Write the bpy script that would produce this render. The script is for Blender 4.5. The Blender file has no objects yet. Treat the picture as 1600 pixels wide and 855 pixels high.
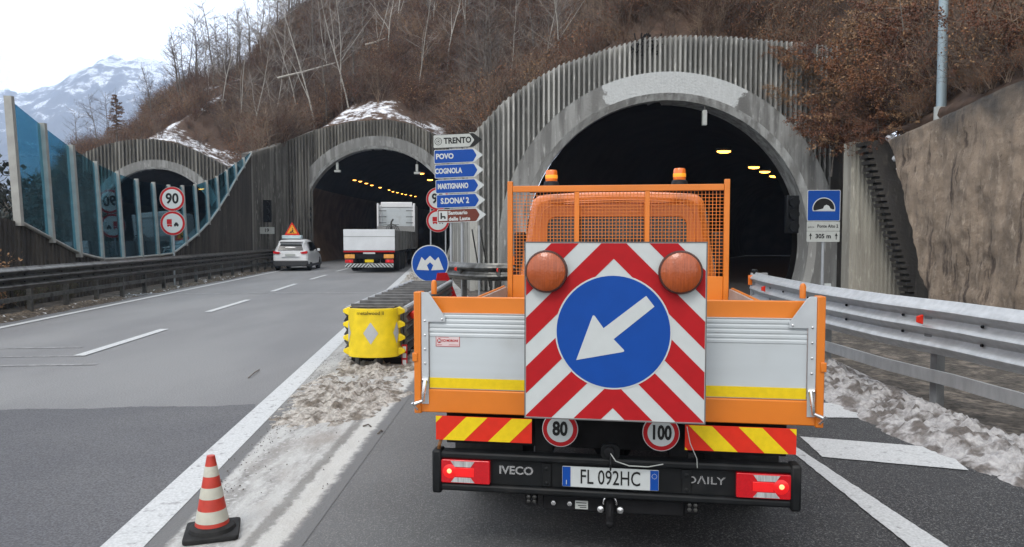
import bpy, bmesh, math, random
import numpy as np
from mathutils import Vector, Matrix
R = math.radians
rnd = random.Random(7)
C = bpy.context.scene.collection

# ------------------------------------------------------------------ camera, sky, sun, exposure
FPX, PITCH, CAMH = 1140.0, math.atan(57.5 / 1140.0), 1.8
scn = bpy.context.scene
cam_d = bpy.data.cameras.new('camera'); cam = bpy.data.objects.new('camera', cam_d); C.objects.link(cam)
cam_d.sensor_width = 36; cam_d.lens = FPX / 1600 * 36; cam_d.clip_start = .1; cam_d.clip_end = 12000
cam.location = (0, 0, CAMH); cam.rotation_euler = (R(90) - PITCH, 0, 0)
scn.camera = cam
w = bpy.data.worlds.new('World'); scn.world = w; w.use_nodes = True
SUN_EL, SUN_AZ = 50, 205            # azimuth clockwise from +Y
nt = w.node_tree; bg = nt.nodes['Background']
sky = nt.nodes.new('ShaderNodeTexSky'); sky.sky_type = 'NISHITA'; sky.sun_disc = False
sky.sun_elevation = R(SUN_EL); sky.sun_rotation = R(SUN_AZ); sky.dust_density = 4; sky.air_density = 1.0
hs = nt.nodes.new('ShaderNodeMixRGB'); hs.inputs[0].default_value = .9
tc = nt.nodes.new('ShaderNodeTexCoord'); ns = nt.nodes.new('ShaderNodeTexNoise'); ns.inputs['Scale'].default_value = 2.2
ns.inputs['Detail'].default_value = 5
rp = nt.nodes.new('ShaderNodeValToRGB'); rp.color_ramp.elements[0].position = .3; rp.color_ramp.elements[1].position = .7
rp.color_ramp.elements[0].color = (9.6, 10.0, 10.6, 1); rp.color_ramp.elements[1].color = (12.2, 12.4, 12.6, 1)
nt.links.new(tc.outputs['Generated'], ns.inputs['Vector']); nt.links.new(ns.outputs['Fac'], rp.inputs['Fac'])
nt.links.new(sky.outputs[0], hs.inputs[1]); nt.links.new(rp.outputs['Color'], hs.inputs[2])   # thick white cloud over the sky
# brighter cloud where the hidden sun thins it, above the valley ahead on the left
dt = nt.nodes.new('ShaderNodeVectorMath'); dt.operation = 'DOT_PRODUCT'; dt.inputs[1].default_value = (-.42, .86, .28); nt.links.new(tc.outputs['Generated'], dt.inputs[0])
gm = nt.nodes.new('ShaderNodeMapRange'); gm.interpolation_type = 'SMOOTHSTEP'; gm.inputs['From Min'].default_value = .2; gm.inputs['To Min'].default_value = 1; gm.inputs['To Max'].default_value = 1.6; nt.links.new(dt.outputs['Value'], gm.inputs['Value'])
sc_n = nt.nodes.new('ShaderNodeVectorMath'); sc_n.operation = 'SCALE'; nt.links.new(hs.outputs[0], sc_n.inputs[0]); nt.links.new(gm.outputs['Result'], sc_n.inputs['Scale'])
nt.links.new(sc_n.outputs[0], bg.inputs['Color']); bg.inputs['Strength'].default_value = .14
sd = bpy.data.lights.new('sun', 'SUN'); sd.energy = 1.2; sd.angle = R(18); sd.color = (1, .96, .9)
sun = bpy.data.objects.new('sun', sd); C.objects.link(sun)
az, el = R(SUN_AZ), R(SUN_EL)
sun.rotation_euler = Vector((math.sin(az) * math.cos(el), math.cos(az) * math.cos(el), math.sin(el))).to_track_quat('Z', 'Y').to_euler()
scn.view_settings.view_transform = 'Standard'; scn.view_settings.look = 'None'
scn.view_settings.exposure = 0.1; scn.view_settings.gamma = 1
scn.render.engine = 'CYCLES'
scn.cycles.use_denoising = True
scn.cycles.max_bounces = 8; scn.cycles.diffuse_bounces = 3; scn.cycles.transparent_max_bounces = 24
scn.cycles.volume_bounces = 1; scn.cycles.sample_clamp_indirect = 6

# ------------------------------------------------------------------ helpers
def ray(u, v):
    dx, dv = (u - 800) / FPX, (v - 427.5) / FPX
    return dx, math.cos(PITCH) - dv * math.sin(PITCH), -math.sin(PITCH) - dv * math.cos(PITCH)
def P(u, v, Y):
    x, y, z = ray(u, v); t = Y / y
    return Vector((x * t, Y, CAMH + z * t))
def G(u, v, z=0.0):
    x, y, dz = ray(u, v); t = (z - CAMH) / dz
    return Vector((x * t, y * t, z))

def sset(n, k, v):
    if k in n.inputs: n.inputs[k].default_value = v
MATS = {}
def mat(name, col, rough=.6, metal=0.0, var=.12, vs=6.0, stretch=(1, 1, 1), col2=None, c2s=2.0, c2amt=(.5, .65), c2stretch=(1, 1, 1),
        bump=0.0, bs=40.0, emit=None, es=1.0, coat=0.0, alpha=1.0, trans=0.0, detail=6.0):
    if name in MATS: return MATS[name]
    m = bpy.data.materials.new(name); m.use_nodes = True; MATS[name] = m
    t = m.node_tree; b = t.nodes['Principled BSDF']; L = t.links.new
    b.inputs['Roughness'].default_value = rough; b.inputs['Metallic'].default_value = metal
    sset(b, 'Coat Weight', coat); sset(b, 'Coat Roughness', .08); sset(b, 'Transmission Weight', trans); sset(b, 'Alpha', alpha)
    if emit: sset(b, 'Emission Color', (*emit, 1)); sset(b, 'Emission Strength', es)
    tc = t.nodes.new('ShaderNodeTexCoord')
    def noise(scale, st, det=detail):
        mp = t.nodes.new('ShaderNodeMapping'); mp.inputs['Scale'].default_value = st
        n = t.nodes.new('ShaderNodeTexNoise'); n.inputs['Scale'].default_value = scale; n.inputs['Detail'].default_value = det
        L(tc.outputs['Object'], mp.inputs['Vector']); L(mp.outputs['Vector'], n.inputs['Vector']); return n
    n = noise(vs, stretch)
    r = t.nodes.new('ShaderNodeMapRange'); r.inputs['From Min'].default_value = .36; r.inputs['From Max'].default_value = .64
    r.inputs['To Min'].default_value = 1 - var; r.inputs['To Max'].default_value = 1 + var
    L(n.outputs['Fac'], r.inputs['Value'])
    mul = t.nodes.new('ShaderNodeVectorMath'); mul.operation = 'SCALE'
    L(r.outputs['Result'], mul.inputs['Scale'])
    if col2:
        n2 = noise(c2s, c2stretch, 8)
        cr = t.nodes.new('ShaderNodeMapRange'); cr.interpolation_type = 'SMOOTHSTEP'
        cr.inputs['From Min'].default_value, cr.inputs['From Max'].default_value = c2amt
        L(n2.outputs['Fac'], cr.inputs['Value'])
        mx = t.nodes.new('ShaderNodeMixRGB'); mx.inputs[1].default_value = (*col, 1); mx.inputs[2].default_value = (*col2, 1)
        L(cr.outputs['Result'], mx.inputs[0]); L(mx.outputs[0], mul.inputs[0])
    else:
        mul.inputs[0].default_value = col
    L(mul.outputs[0], b.inputs['Base Color'])
    if bump:
        nb = noise(bs, (1, 1, 1), 4); bp = t.nodes.new('ShaderNodeBump'); bp.inputs['Strength'].default_value = 1
        bp.inputs['Distance'].default_value = bump
        L(nb.outputs['Fac'], bp.inputs['Height']); L(bp.outputs['Normal'], b.inputs['Normal'])
    return m

class MB:
    def __init__(s): s.v, s.f, s.m = [], [], []
    def add(s, vs, fs, mi=0):
        o = len(s.v); s.v += [tuple(p) for p in vs]; s.f += [tuple(i + o for i in f) for f in fs]; s.m += [mi] * len(fs); return s
    def box(s, x0, x1, y0, y1, z0, z1, mi=0):
        v = [(x, y, z) for z in (z0, z1) for y in (y0, y1) for x in (x0, x1)]
        return s.add(v, [(0, 2, 3, 1), (4, 5, 7, 6), (0, 1, 5, 4), (2, 6, 7, 3), (0, 4, 6, 2), (1, 3, 7, 5)], mi)
    def prism(s, pts, a, b, ax='y', mi=0):          # pts 2-D; ax = axis of extrusion from a to b
        def mk(p, q): return {'y': (p[0], q, p[1]), 'x': (q, p[0], p[1]), 'z': (p[0], p[1], q)}[ax]
        n = len(pts); v = [mk(p, a) for p in pts] + [mk(p, b) for p in pts]
        f = [tuple(range(n)), tuple(range(2 * n - 1, n - 1, -1))] + [(i, (i + 1) % n, n + (i + 1) % n, n + i) for i in range(n)]
        return s.add(v, f, mi)
    def tube(s, pts, rad, n=8, mi=0, caps=True):
        pts = [Vector(p) for p in pts]; rads = rad if isinstance(rad, (list, tuple)) else [rad] * len(pts)
        v, f = [], []; up = None
        for i, p in enumerate(pts):
            d = (pts[min(i + 1, len(pts) - 1)] - pts[max(i - 1, 0)]).normalized()
            if up is None: up = Vector((0, 0, 1)) if abs(d.z) < .9 else Vector((1, 0, 0))
            a = d.cross(up).normalized(); b = a.cross(d).normalized(); up = b
            for k in range(n):
                t = 2 * math.pi * k / n; v.append(p + (a * math.cos(t) + b * math.sin(t)) * rads[i])
        for i in range(len(pts) - 1):
            for k in range(n): f.append((i * n + k, i * n + (k + 1) % n, (i + 1) * n + (k + 1) % n, (i + 1) * n + k))
        if caps: f += [tuple(range(n)), tuple(range(len(v) - 1, len(v) - n - 1, -1))]
        return s.add(v, f, mi)
    def lathe(s, prof, n=20, o=(0, 0, 0), ax='z', mi=0):   # prof [(r, h)]
        v, f = [], []
        for r, h in prof:
            for k in range(n):
                t = 2 * math.pi * k / n; c, q = r * math.cos(t), r * math.sin(t)
                p = {'z': (c, q, h), 'y': (c, h, q), 'x': (h, c, q)}[ax]; v.append((p[0] + o[0], p[1] + o[1], p[2] + o[2]))
        for i in range(len(prof) - 1):
            for k in range(n): f.append((i * n + k, i * n + (k + 1) % n, (i + 1) * n + (k + 1) % n, (i + 1) * n + k))
        f += [tuple(range(n)), tuple(range(len(v) - 1, len(v) - n - 1, -1))]
        return s.add(v, f, mi)
    def build(s, name, mats, parent=None, bevel=0, smooth=True, seg=2, recalc=True):
        me = bpy.data.meshes.new(name); me.from_pydata(s.v, [], s.f)
        mats = mats if isinstance(mats, (list, tuple)) else [mats]
        for m in mats: me.materials.append(m)
        if len(mats) > 1: me.polygons.foreach_set('material_index', s.m)
        if recalc:
            bm = bmesh.new(); bm.from_mesh(me); bmesh.ops.recalc_face_normals(bm, faces=bm.faces); bm.to_mesh(me); bm.free()
        o = bpy.data.objects.new(name, me); C.objects.link(o)
        if smooth:
            me.polygons.foreach_set('use_smooth', [True] * len(me.polygons)); me.set_sharp_from_angle(angle=R(32))
        if bevel:
            b = o.modifiers.new('bevel', 'BEVEL'); b.width = bevel; b.segments = seg; b.limit_method = 'ANGLE'; b.angle_limit = R(35)
        if parent: o.parent = parent
        return o

def tag(o, label=None, cat=None, group=None, kind=None):
    if label: o['label'] = label
    if cat: o['category'] = cat
    if group: o['group'] = group
    if kind: o['kind'] = kind
    return o
def thing(name, label, cat, loc=(0, 0, 0), rz=0.0, group=None):
    o = bpy.data.objects.new(name, None); C.objects.link(o); o.location = loc; o.rotation_euler = (0, 0, rz); o.empty_display_size = .2
    return tag(o, label, cat, group)
def struct(o, label=None): o['kind'] = 'structure'; return tag(o, label)
def copy_tree(o, parent=None):
    c = o.copy(); C.objects.link(c)
    if parent: c.parent = parent
    for ch in list(o.children): copy_tree(ch, c)
    return c
def text(s, size, m, parent, loc, rot=(R(90), 0, 0), bold=0.0, sx=1.0, name='lettering', align='CENTER', ext=.0012, shear=0, space=1.0):
    cu = bpy.data.curves.new(name, 'FONT'); cu.body = s; cu.size = size; cu.align_x = align; cu.align_y = 'CENTER'
    cu.extrude = ext; cu.offset = bold; cu.resolution_u = 3; cu.shear = shear; cu.space_character = space
    t = bpy.data.objects.new('tmp', cu); C.objects.link(t)
    me = bpy.data.meshes.new_from_object(t.evaluated_get(bpy.context.evaluated_depsgraph_get()))
    bpy.data.objects.remove(t); me.materials.clear(); me.materials.append(m)
    o = bpy.data.objects.new(name, me); C.objects.link(o); o.parent = parent; o.location = loc; o.rotation_euler = rot; o.scale = (sx, 1, 1)
    return o
def circ(cx, cz, r, n=40, a0=0, a1=2 * math.pi):
    full = abs(a1 - a0 - 2 * math.pi) < 1e-6
    k = n if full else n + 1
    return [(cx + r * math.cos(a0 + (a1 - a0) * i / n), cz + r * math.sin(a0 + (a1 - a0) * i / n)) for i in range(k)]
def rpoly(pts, r, n=4):
    out = []; m = len(pts)
    for i in range(m):
        p = Vector(pts[i]); a = Vector(pts[i - 1]) - p; b = Vector(pts[(i + 1) % m]) - p
        d = min(r, a.length * .45, b.length * .45); p0 = p + a.normalized() * d; p1 = p + b.normalized() * d
        for k in range(n + 1):
            t = k / n; q = p0 * (1 - t) ** 2 + p * 2 * t * (1 - t) + p1 * t * t; out.append((q.x, q.y))
    return out
def rrect(x0, x1, z0, z1, r=.03, n=4): return rpoly([(x0, z0), (x1, z0), (x1, z1), (x0, z1)], r, n)
def clip(poly, a, b, c):                            # keep a*x+b*z<=c
    out = []
    for i in range(len(poly)):
        p, q = poly[i - 1], poly[i]; fp, fq = a * p[0] + b * p[1] - c, a * q[0] + b * q[1] - c
        if (fp <= 0) != (fq <= 0): t = fp / (fp - fq); out.append((p[0] + t * (q[0] - p[0]), p[1] + t * (q[1] - p[1])))
        if fq <= 0: out.append(q)
    return out
def clip_rect(p, x0, x1, z0, z1):
    for a, b, c in ((-1, 0, -x0), (1, 0, x1), (0, -1, -z0), (0, 1, z1)):
        if len(p) < 3: return []
        p = clip(p, a, b, c)
    return p if len(p) > 2 else []
def interp(x, xs, ys): return float(np.interp(x, xs, ys))

_rs = np.random.RandomState(3); _perm = _rs.rand(256, 256)
def vnoise(x, y):
    xi, yi = np.floor(x).astype(int), np.floor(y).astype(int); fx, fy = x - xi, y - yi
    fx, fy = fx * fx * (3 - 2 * fx), fy * fy * (3 - 2 * fy)
    g = lambda a, b: _perm[a & 255, b & 255]
    return (g(xi, yi) * (1 - fx) + g(xi + 1, yi) * fx) * (1 - fy) + (g(xi, yi + 1) * (1 - fx) + g(xi + 1, yi + 1) * fx) * fy
def fbm(x, y, o=5):
    s, a, t = 0, .5, 0
    for i in range(o): s = s + a * vnoise(x * 2 ** i + 17.3 * i, y * 2 ** i + 5.1 * i); t += a; a *= .5
    return s / t
def grid_obj(name, X, Y, Z, m, parent=None, smooth=True):
    r, c = X.shape; v = np.stack([X.ravel(), Y.ravel(), Z.ravel()], 1)
    i = (np.arange(r - 1)[:, None] * c + np.arange(c - 1)[None, :]).ravel()
    f = np.stack([i, i + 1, i + c + 1, i + c], 1)
    return raw_mesh(name, v, f, [m], None, smooth, parent)
def raw_mesh(name, v, f, mats, mi=None, smooth=False, parent=None):
    me = bpy.data.meshes.new(name); n, k = f.shape
    me.vertices.add(len(v)); me.vertices.foreach_set('co', v.astype(np.float32).ravel())
    me.loops.add(n * k); me.loops.foreach_set('vertex_index', f.astype(np.int32).ravel())
    me.polygons.add(n); me.polygons.foreach_set('loop_start', np.arange(0, n * k, k, dtype=np.int32))
    for m in mats: me.materials.append(m)
    if mi is not None: me.polygons.foreach_set('material_index', mi.astype(np.int32))
    me.polygons.foreach_set('use_smooth', np.full(n, smooth)); me.update(calc_edges=True); me.validate()
    o = bpy.data.objects.new(name, me); C.objects.link(o)
    if parent: o.parent = parent
    return o

# ------------------------------------------------------------------ materials
M_asph = mat('asphalt_worn', (.16, .16, .163), .8, var=.18, vs=60, bump=.004, bs=180, col2=(.20, .20, .20), c2s=.5, c2amt=(.36, .66), c2stretch=(1, .35, 1))
M_asph_d = mat('asphalt_dark', (.088, .088, .095), .78, var=.32, vs=70, bump=.005, bs=170, col2=(.108, .108, .113), c2s=.5, c2amt=(.4, .7))
M_white = mat('road_paint', (.44, .45, .45), .7, var=.14, vs=60, col2=(.25, .25, .25), c2s=14, c2amt=(.58, .72))
M_white_old = mat('old_road_paint', (.44, .43, .41), .8, var=.22, vs=50, col2=(.24, .235, .22), c2s=6, c2amt=(.4, .7))
M_dirt = mat('dirt', (.06, .052, .043), .95, var=.5, vs=14, bump=.03, bs=25, col2=(.13, .11, .09), c2s=3, c2amt=(.45, .65))
M_steel_post = mat('weathered_post', (.20, .21, .215), .55, .4, var=.2, vs=6)
M_steel = mat('galvanised', (.40, .41, .415), .45, .5, var=.1, vs=12, stretch=(1, 1, .3))
M_steel_d = mat('dirty_steel', (.11, .11, .105), .36, .75, var=.2, vs=10, col2=(.04, .038, .035), c2s=4, c2amt=(.45, .7))
M_steel_p = mat('zinc_plate', (.5, .53, .55), .45, .35, var=.06, vs=8)
M_orange = mat('orange_paint', (.64, .175, .010), .42, var=.06, vs=3, coat=.15)
M_orange_c = mat('orange_cab_paint', (.60, .145, .012), .36, var=.03, vs=3, coat=.4)
M_black = mat('black_plastic', (.006, .007, .008), .5, var=.2, vs=10, col2=(.016, .016, .016), c2s=6, c2amt=(.5, .8))
M_dark = mat('dark_underbody', (.01, .01, .011), .7, var=.3, vs=8)
M_alu = mat('white_aluminium', (.48, .52, .54), .42, var=.03, vs=2, stretch=(.3, 1, 6), col2=(.40, .42, .42), c2s=3, c2amt=(.48, .8))
M_yellow = mat('yellow_reflective', (.72, .52, .01), .45, var=.05, vs=30)
M_wht = mat('white_film', (.50, .53, .53), .55, var=.02, vs=20)
M_red = mat('red_film', (.38, .006, .010), .6, var=.05, vs=20)
M_redor = mat('red_orange_film', (.62, .025, .010), .55, var=.05, vs=20)
M_blue = mat('blue_film', (.0015, .055, .30), .6, var=.04, vs=10)
M_brown = mat('brown_film', (.13, .03, .018), .45, var=.05, vs=20)
M_blk = mat('black_film', (.012, .012, .012), .5)
M_greyf = mat('grey_film', (.42, .44, .42), .5, var=.05, vs=10)
M_rubber = mat('rubber', (.018, .018, .018), .75, var=.3, vs=20)
M_amber = mat('amber_lens', (.75, .16, .01), .15, var=.1, vs=90, stretch=(1, 1, .05), coat=.5, bump=.001, bs=150)
M_lens = mat('flasher_lens', (.34, .068, .014), .28, var=.16, vs=50, stretch=(4, 1, .15), coat=.35, bump=.002, bs=90)
M_redlens = mat('red_lens', (.40, .003, .008), .2, emit=(1, .01, .02), es=.10, coat=.6, var=.1, vs=100)
M_redglow = mat('lit_red_lens', (.6, .02, .02), .3, emit=(1, .12, .05), es=7)
M_redglow2 = mat('dim_lit_red_lens', (.55, .01, .012), .25, emit=(1, .02, .02), es=.35)
M_clear = mat('clear_lens', (.55, .56, .56), .2, .4, var=.25, vs=120, stretch=(1, 1, .1))
M_glass_dk = mat('dark_glass', (.012, .014, .016), .08, coat=.5, var=.1)
M_chrome = mat('bright_metal', (.7, .7, .7), .25, .9)
M_carwhite = mat('white_car_paint', (.68, .69, .70), .3, coat=.5, var=.02)
M_bed_in = mat('bed_inner', (.33, .28, .25), .6, var=.1, vs=6)
M_pole = mat('grey_pole', (.36, .38, .40), .5, .3, var=.06, vs=5)
M_lamp = mat('sodium_lamp', (.9, .5, .1), .4, emit=(1, .40, .06), es=9)
M_lampw = mat('white_lamp', (.9, .9, .9), .4, emit=(.95, 1, .95), es=4)
M_yelplastic = mat('yellow_plastic', (.76, .56, .008), .45, var=.1, vs=6, col2=(.45, .34, .05), c2s=7, c2amt=(.62, .8))

def concrete(name, base, dark, topdark=.0, streak=1.0, green=False):
    m = bpy.data.materials.new(name); m.use_nodes = True; t = m.node_tree; b = t.nodes['Principled BSDF']; L = t.links.new
    b.inputs['Roughness'].default_value = .9
    tc = t.nodes.new('ShaderNodeTexCoord')
    def nz(sc, st, lo, hi, det=6):
        mp = t.nodes.new('ShaderNodeMapping'); mp.inputs['Scale'].default_value = st
        n = t.nodes.new('ShaderNodeTexNoise'); n.inputs['Scale'].default_value = sc; n.inputs['Detail'].default_value = det
        r = t.nodes.new('ShaderNodeMapRange'); r.interpolation_type = 'SMOOTHSTEP'; r.inputs['From Min'].default_value = lo; r.inputs['From Max'].default_value = hi
        L(tc.outputs['Object'], mp.inputs['Vector']); L(mp.outputs['Vector'], n.inputs['Vector']); L(n.outputs['Fac'], r.inputs['Value']); return r.outputs['Result']
    def mix(f, a, bb):
        x = t.nodes.new('ShaderNodeMixRGB')
        if isinstance(f, float): x.inputs[0].default_value = f
        else: L(f, x.inputs[0])
        for i, q in ((1, a), (2, bb)):
            if isinstance(q, tuple): x.inputs[i].default_value = (*q, 1)
            else: L(q, x.inputs[i])
        return x.outputs[0]
    c = mix(nz(2.2 * streak, (1, 1, .08), .38, .62), base, dark)
    c = mix(nz(.35, (1, 1, .8), .42, .68), c, tuple(d * 1.3 for d in dark))
    c = mix(nz(9, (1, 1, .25), .55, .8), c, tuple(min(1, d * 1.35) for d in base))
    L(c, b.inputs['Base Color'])
    n = t.nodes.new('ShaderNodeTexNoise'); n.inputs['Scale'].default_value = 14; n.inputs['Detail'].default_value = 6
    bp = t.nodes.new('ShaderNodeBump'); bp.inputs['Distance'].default_value = .02; L(tc.outputs['Object'], n.inputs['Vector']); L(n.outputs['Fac'], bp.inputs['Height']); L(bp.outputs['Normal'], b.inputs['Normal'])
    return m
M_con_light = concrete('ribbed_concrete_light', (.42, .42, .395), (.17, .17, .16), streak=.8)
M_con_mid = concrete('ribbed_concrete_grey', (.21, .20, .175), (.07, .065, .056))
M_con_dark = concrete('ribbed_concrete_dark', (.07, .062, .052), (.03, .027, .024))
M_con_ring0 = concrete('ring_concrete', (.29, .295, .285), (.13, .13, .125), streak=1.6)
M_con_patch = concrete('ring_concrete_repaired', (.44, .46, .46), (.37, .39, .39), streak=1.3)
M_con_lip = concrete('ring_lip_concrete', (.42, .43, .42), (.22, .22, .21), streak=2)
M_con_pale = concrete('pale_ribbed_concrete', (.40, .385, .33), (.25, .235, .20), streak=1.5)
M_rock = concrete('brown_stained_concrete', (.25, .185, .125), (.085, .062, .045), streak=1.0)
M_soot_shade = mat('tunnel_soot_shade', (.018, .016, .014), .95, var=.3, vs=1)  # soot colour darkened so the tunnel's gloom sits in the material
M_wall_glow = mat('tunnel_wall_warm_glow', (.13, .08, .045), .85, var=.3, vs=1)  # brown base colour stands in for warm lamplight on the lower walls

def asphalt_damp():
    m = bpy.data.materials.new('asphalt_damp'); m.use_nodes = True; t = m.node_tree; b = t.nodes['Principled BSDF']; L = t.links.new
    b.inputs['Roughness'].default_value = .6; tc = t.nodes.new('ShaderNodeTexCoord'); sp = t.nodes.new('ShaderNodeSeparateXYZ'); L(tc.outputs['Object'], sp.inputs[0])
    n0 = t.nodes.new('ShaderNodeTexNoise'); n0.inputs['Scale'].default_value = .8; n0.inputs['Detail'].default_value = 6; L(tc.outputs['Object'], n0.inputs['Vector'])
    ad = t.nodes.new('ShaderNodeMath'); ad.operation = 'MULTIPLY_ADD'; L(n0.outputs['Fac'], ad.inputs[0]); ad.inputs[1].default_value = 1.4; L(sp.outputs['X'], ad.inputs[2])
    mr = t.nodes.new('ShaderNodeMapRange'); mr.inputs['From Min'].default_value = -.7; mr.inputs['From Max'].default_value = 1.6; L(ad.outputs[0], mr.inputs['Value'])
    mx = t.nodes.new('ShaderNodeMixRGB'); L(mr.outputs['Result'], mx.inputs[0]); mx.inputs[1].default_value = (.12, .12, .12, 1); mx.inputs[2].default_value = (.027, .027, .029, 1)
    n = t.nodes.new('ShaderNodeTexNoise'); n.inputs['Scale'].default_value = 85; n.inputs['Detail'].default_value = 3; n.inputs['Roughness'].default_value = .8; L(tc.outputs['Object'], n.inputs['Vector'])
    r = t.nodes.new('ShaderNodeMapRange'); r.inputs['From Min'].default_value = .52; r.inputs['From Max'].default_value = .72; L(n.outputs['Fac'], r.inputs['Value'])
    m2 = t.nodes.new('ShaderNodeMixRGB'); L(r.outputs['Result'], m2.inputs[0]); L(mx.outputs[0], m2.inputs[1]); m2.inputs[2].default_value = (.26, .26, .25, 1)
    L(m2.outputs[0], b.inputs['Base Color'])
    bp = t.nodes.new('ShaderNodeBump'); bp.inputs['Distance'].default_value = .007; L(n.outputs['Fac'], bp.inputs['Height']); L(bp.outputs['Normal'], b.inputs['Normal']); return m
M_asph_w = asphalt_damp()

for n_ in ('blue_film', 'red_film', 'white_film', 'red_orange_film', 'yellow_reflective', 'grey_film', 'black_film', 'brown_film'):
    sset(bpy.data.materials[n_].node_tree.nodes['Principled BSDF'], 'Specular IOR Level', .25)
def rockwall():
    m = bpy.data.materials.new('brown_rough_wall'); m.use_nodes = True; t = m.node_tree; b = t.nodes['Principled BSDF']; L = t.links.new
    b.inputs['Roughness'].default_value = .95; tc = t.nodes.new('ShaderNodeTexCoord')
    def nz(sc, st, lo, hi, det=8, rg=.6):
        mp = t.nodes.new('ShaderNodeMapping'); mp.inputs['Scale'].default_value = st
        n = t.nodes.new('ShaderNodeTexNoise'); n.inputs['Scale'].default_value = sc; n.inputs['Detail'].default_value = det; n.inputs['Roughness'].default_value = rg
        r = t.nodes.new('ShaderNodeMapRange'); r.interpolation_type = 'SMOOTHSTEP'; r.inputs['From Min'].default_value = lo; r.inputs['From Max'].default_value = hi
        L(tc.outputs['Object'], mp.inputs['Vector']); L(mp.outputs['Vector'], n.inputs['Vector']); L(n.outputs['Fac'], r.inputs['Value']); return r.outputs['Result']
    def mix(f, a, bb):
        x = t.nodes.new('ShaderNodeMixRGB'); L(f, x.inputs[0])
        for i, q in ((1, a), (2, bb)):
            if isinstance(q, tuple): x.inputs[i].default_value = (*q, 1)
            else: L(q, x.inputs[i])
        return x.outputs[0]
    c = mix(nz(1.6, (1, 1, .35), .35, .65), (.29, .222, .162), (.17, .13, .095))
    c = mix(nz(7, (1, 1, .5), .5, .72, 8, .75), c, (.38, .31, .24))
    c = mix(nz(3, (1, 1, .10), .54, .64, 8, .7), c, (.075, .055, .042))
    c = mix(nz(16, (1, 1, .6), .60, .72, 6, .7), c, (.06, .042, .03))
    sp = t.nodes.new('ShaderNodeSeparateXYZ'); L(tc.outputs['Object'], sp.inputs[0])
    n1 = t.nodes.new('ShaderNodeTexNoise'); n1.inputs['Scale'].default_value = 1.3; n1.inputs['Detail'].default_value = 8; L(tc.outputs['Object'], n1.inputs['Vector'])
    ad = t.nodes.new('ShaderNodeMath'); ad.operation = 'MULTIPLY_ADD'; L(n1.outputs['Fac'], ad.inputs[0]); ad.inputs[1].default_value = 2.2; L(sp.outputs['Z'], ad.inputs[2])
    mr = t.nodes.new('ShaderNodeMapRange'); mr.inputs['From Min'].default_value = 5.2; mr.inputs['From Max'].default_value = 6.1; L(ad.outputs[0], mr.inputs['Value'])
    c = mix(mr.outputs['Result'], c, (.065, .06, .055))                # darker ragged band along the wall's crest
    L(c, b.inputs['Base Color'])
    n = t.nodes.new('ShaderNodeTexNoise'); n.inputs['Scale'].default_value = 9; n.inputs['Detail'].default_value = 9; n.inputs['Roughness'].default_value = .7
    bp = t.nodes.new('ShaderNodeBump'); bp.inputs['Distance'].default_value = .05; L(tc.outputs['Object'], n.inputs['Vector']); L(n.outputs['Fac'], bp.inputs['Height']); L(bp.outputs['Normal'], b.inputs['Normal'])
    return m
M_rock = rockwall()

def ringmat():
    m = M_con_ring0.copy(); m.name = 'ring_concrete_patched'; t = m.node_tree; L = t.links.new; b = t.nodes['Principled BSDF']
    src = b.inputs['Base Color'].links[0].from_socket; tc = t.nodes.new('ShaderNodeTexCoord'); sp = t.nodes.new('ShaderNodeSeparateXYZ'); L(tc.outputs['Object'], sp.inputs[0])
    n = t.nodes.new('ShaderNodeTexNoise'); n.inputs['Scale'].default_value = 2.5; n.inputs['Detail'].default_value = 9; n.inputs['Roughness'].default_value = .7; L(tc.outputs['Object'], n.inputs['Vector'])
    def mth(op, a, b_=None, c=None):
        q = t.nodes.new('ShaderNodeMath'); q.operation = op
        for i, v in enumerate((a, b_, c)):
            if v is None: continue
            if isinstance(v, float): q.inputs[i].default_value = v
            else: L(v, q.inputs[i])
        return q.outputs[0]
    ratio = mth('DIVIDE', mth('SUBTRACT', sp.outputs['X'], .15), mth('SUBTRACT', sp.outputs['Z'], 1.63))     # slanted joint along the arch radius
    a = mth('ADD', mth('ABSOLUTE', ratio), mth('MULTIPLY', mth('SUBTRACT', n.outputs['Fac'], .5), .28))
    mk = t.nodes.new('ShaderNodeMapRange'); mk.inputs['From Min'].default_value = .46; mk.inputs['From Max'].default_value = .475; mk.inputs['To Min'].default_value = 1; mk.inputs['To Max'].default_value = 0; L(a, mk.inputs['Value'])
    up = mth('GREATER_THAN', sp.outputs['Z'], 3.0); f = mth('MULTIPLY', mk.outputs['Result'], up)
    n2 = t.nodes.new('ShaderNodeTexNoise'); n2.inputs['Scale'].default_value = 6; n2.inputs['Detail'].default_value = 7
    mp = t.nodes.new('ShaderNodeMapping'); mp.inputs['Scale'].default_value = (2.5, 1, .4); L(tc.outputs['Object'], mp.inputs['Vector']); L(mp.outputs['Vector'], n2.inputs['Vector'])
    pc = t.nodes.new('ShaderNodeMixRGB'); L(n2.outputs['Fac'], pc.inputs[0]); pc.inputs[1].default_value = (.36, .38, .38, 1); pc.inputs[2].default_value = (.58, .60, .60, 1)
    mx = t.nodes.new('ShaderNodeMixRGB'); L(f, mx.inputs[0]); L(src, mx.inputs[1]); L(pc.outputs[0], mx.inputs[2]); L(mx.outputs[0], b.inputs['Base Color']); return m
M_con_ring = ringmat()

for n_, v_ in (('black_plastic', .25), ('dark_underbody', .15), ('rubber', .2), ('dirty_steel', .3), ('tunnel_soot_shade', .0), ('tunnel_wall_warm_glow', .1), ('asphalt_worn', .3), ('asphalt_dark', .3), ('asphalt_damp', .3)):
    sset(bpy.data.materials[n_].node_tree.nodes['Principled BSDF'], 'Specular IOR Level', v_)
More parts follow.
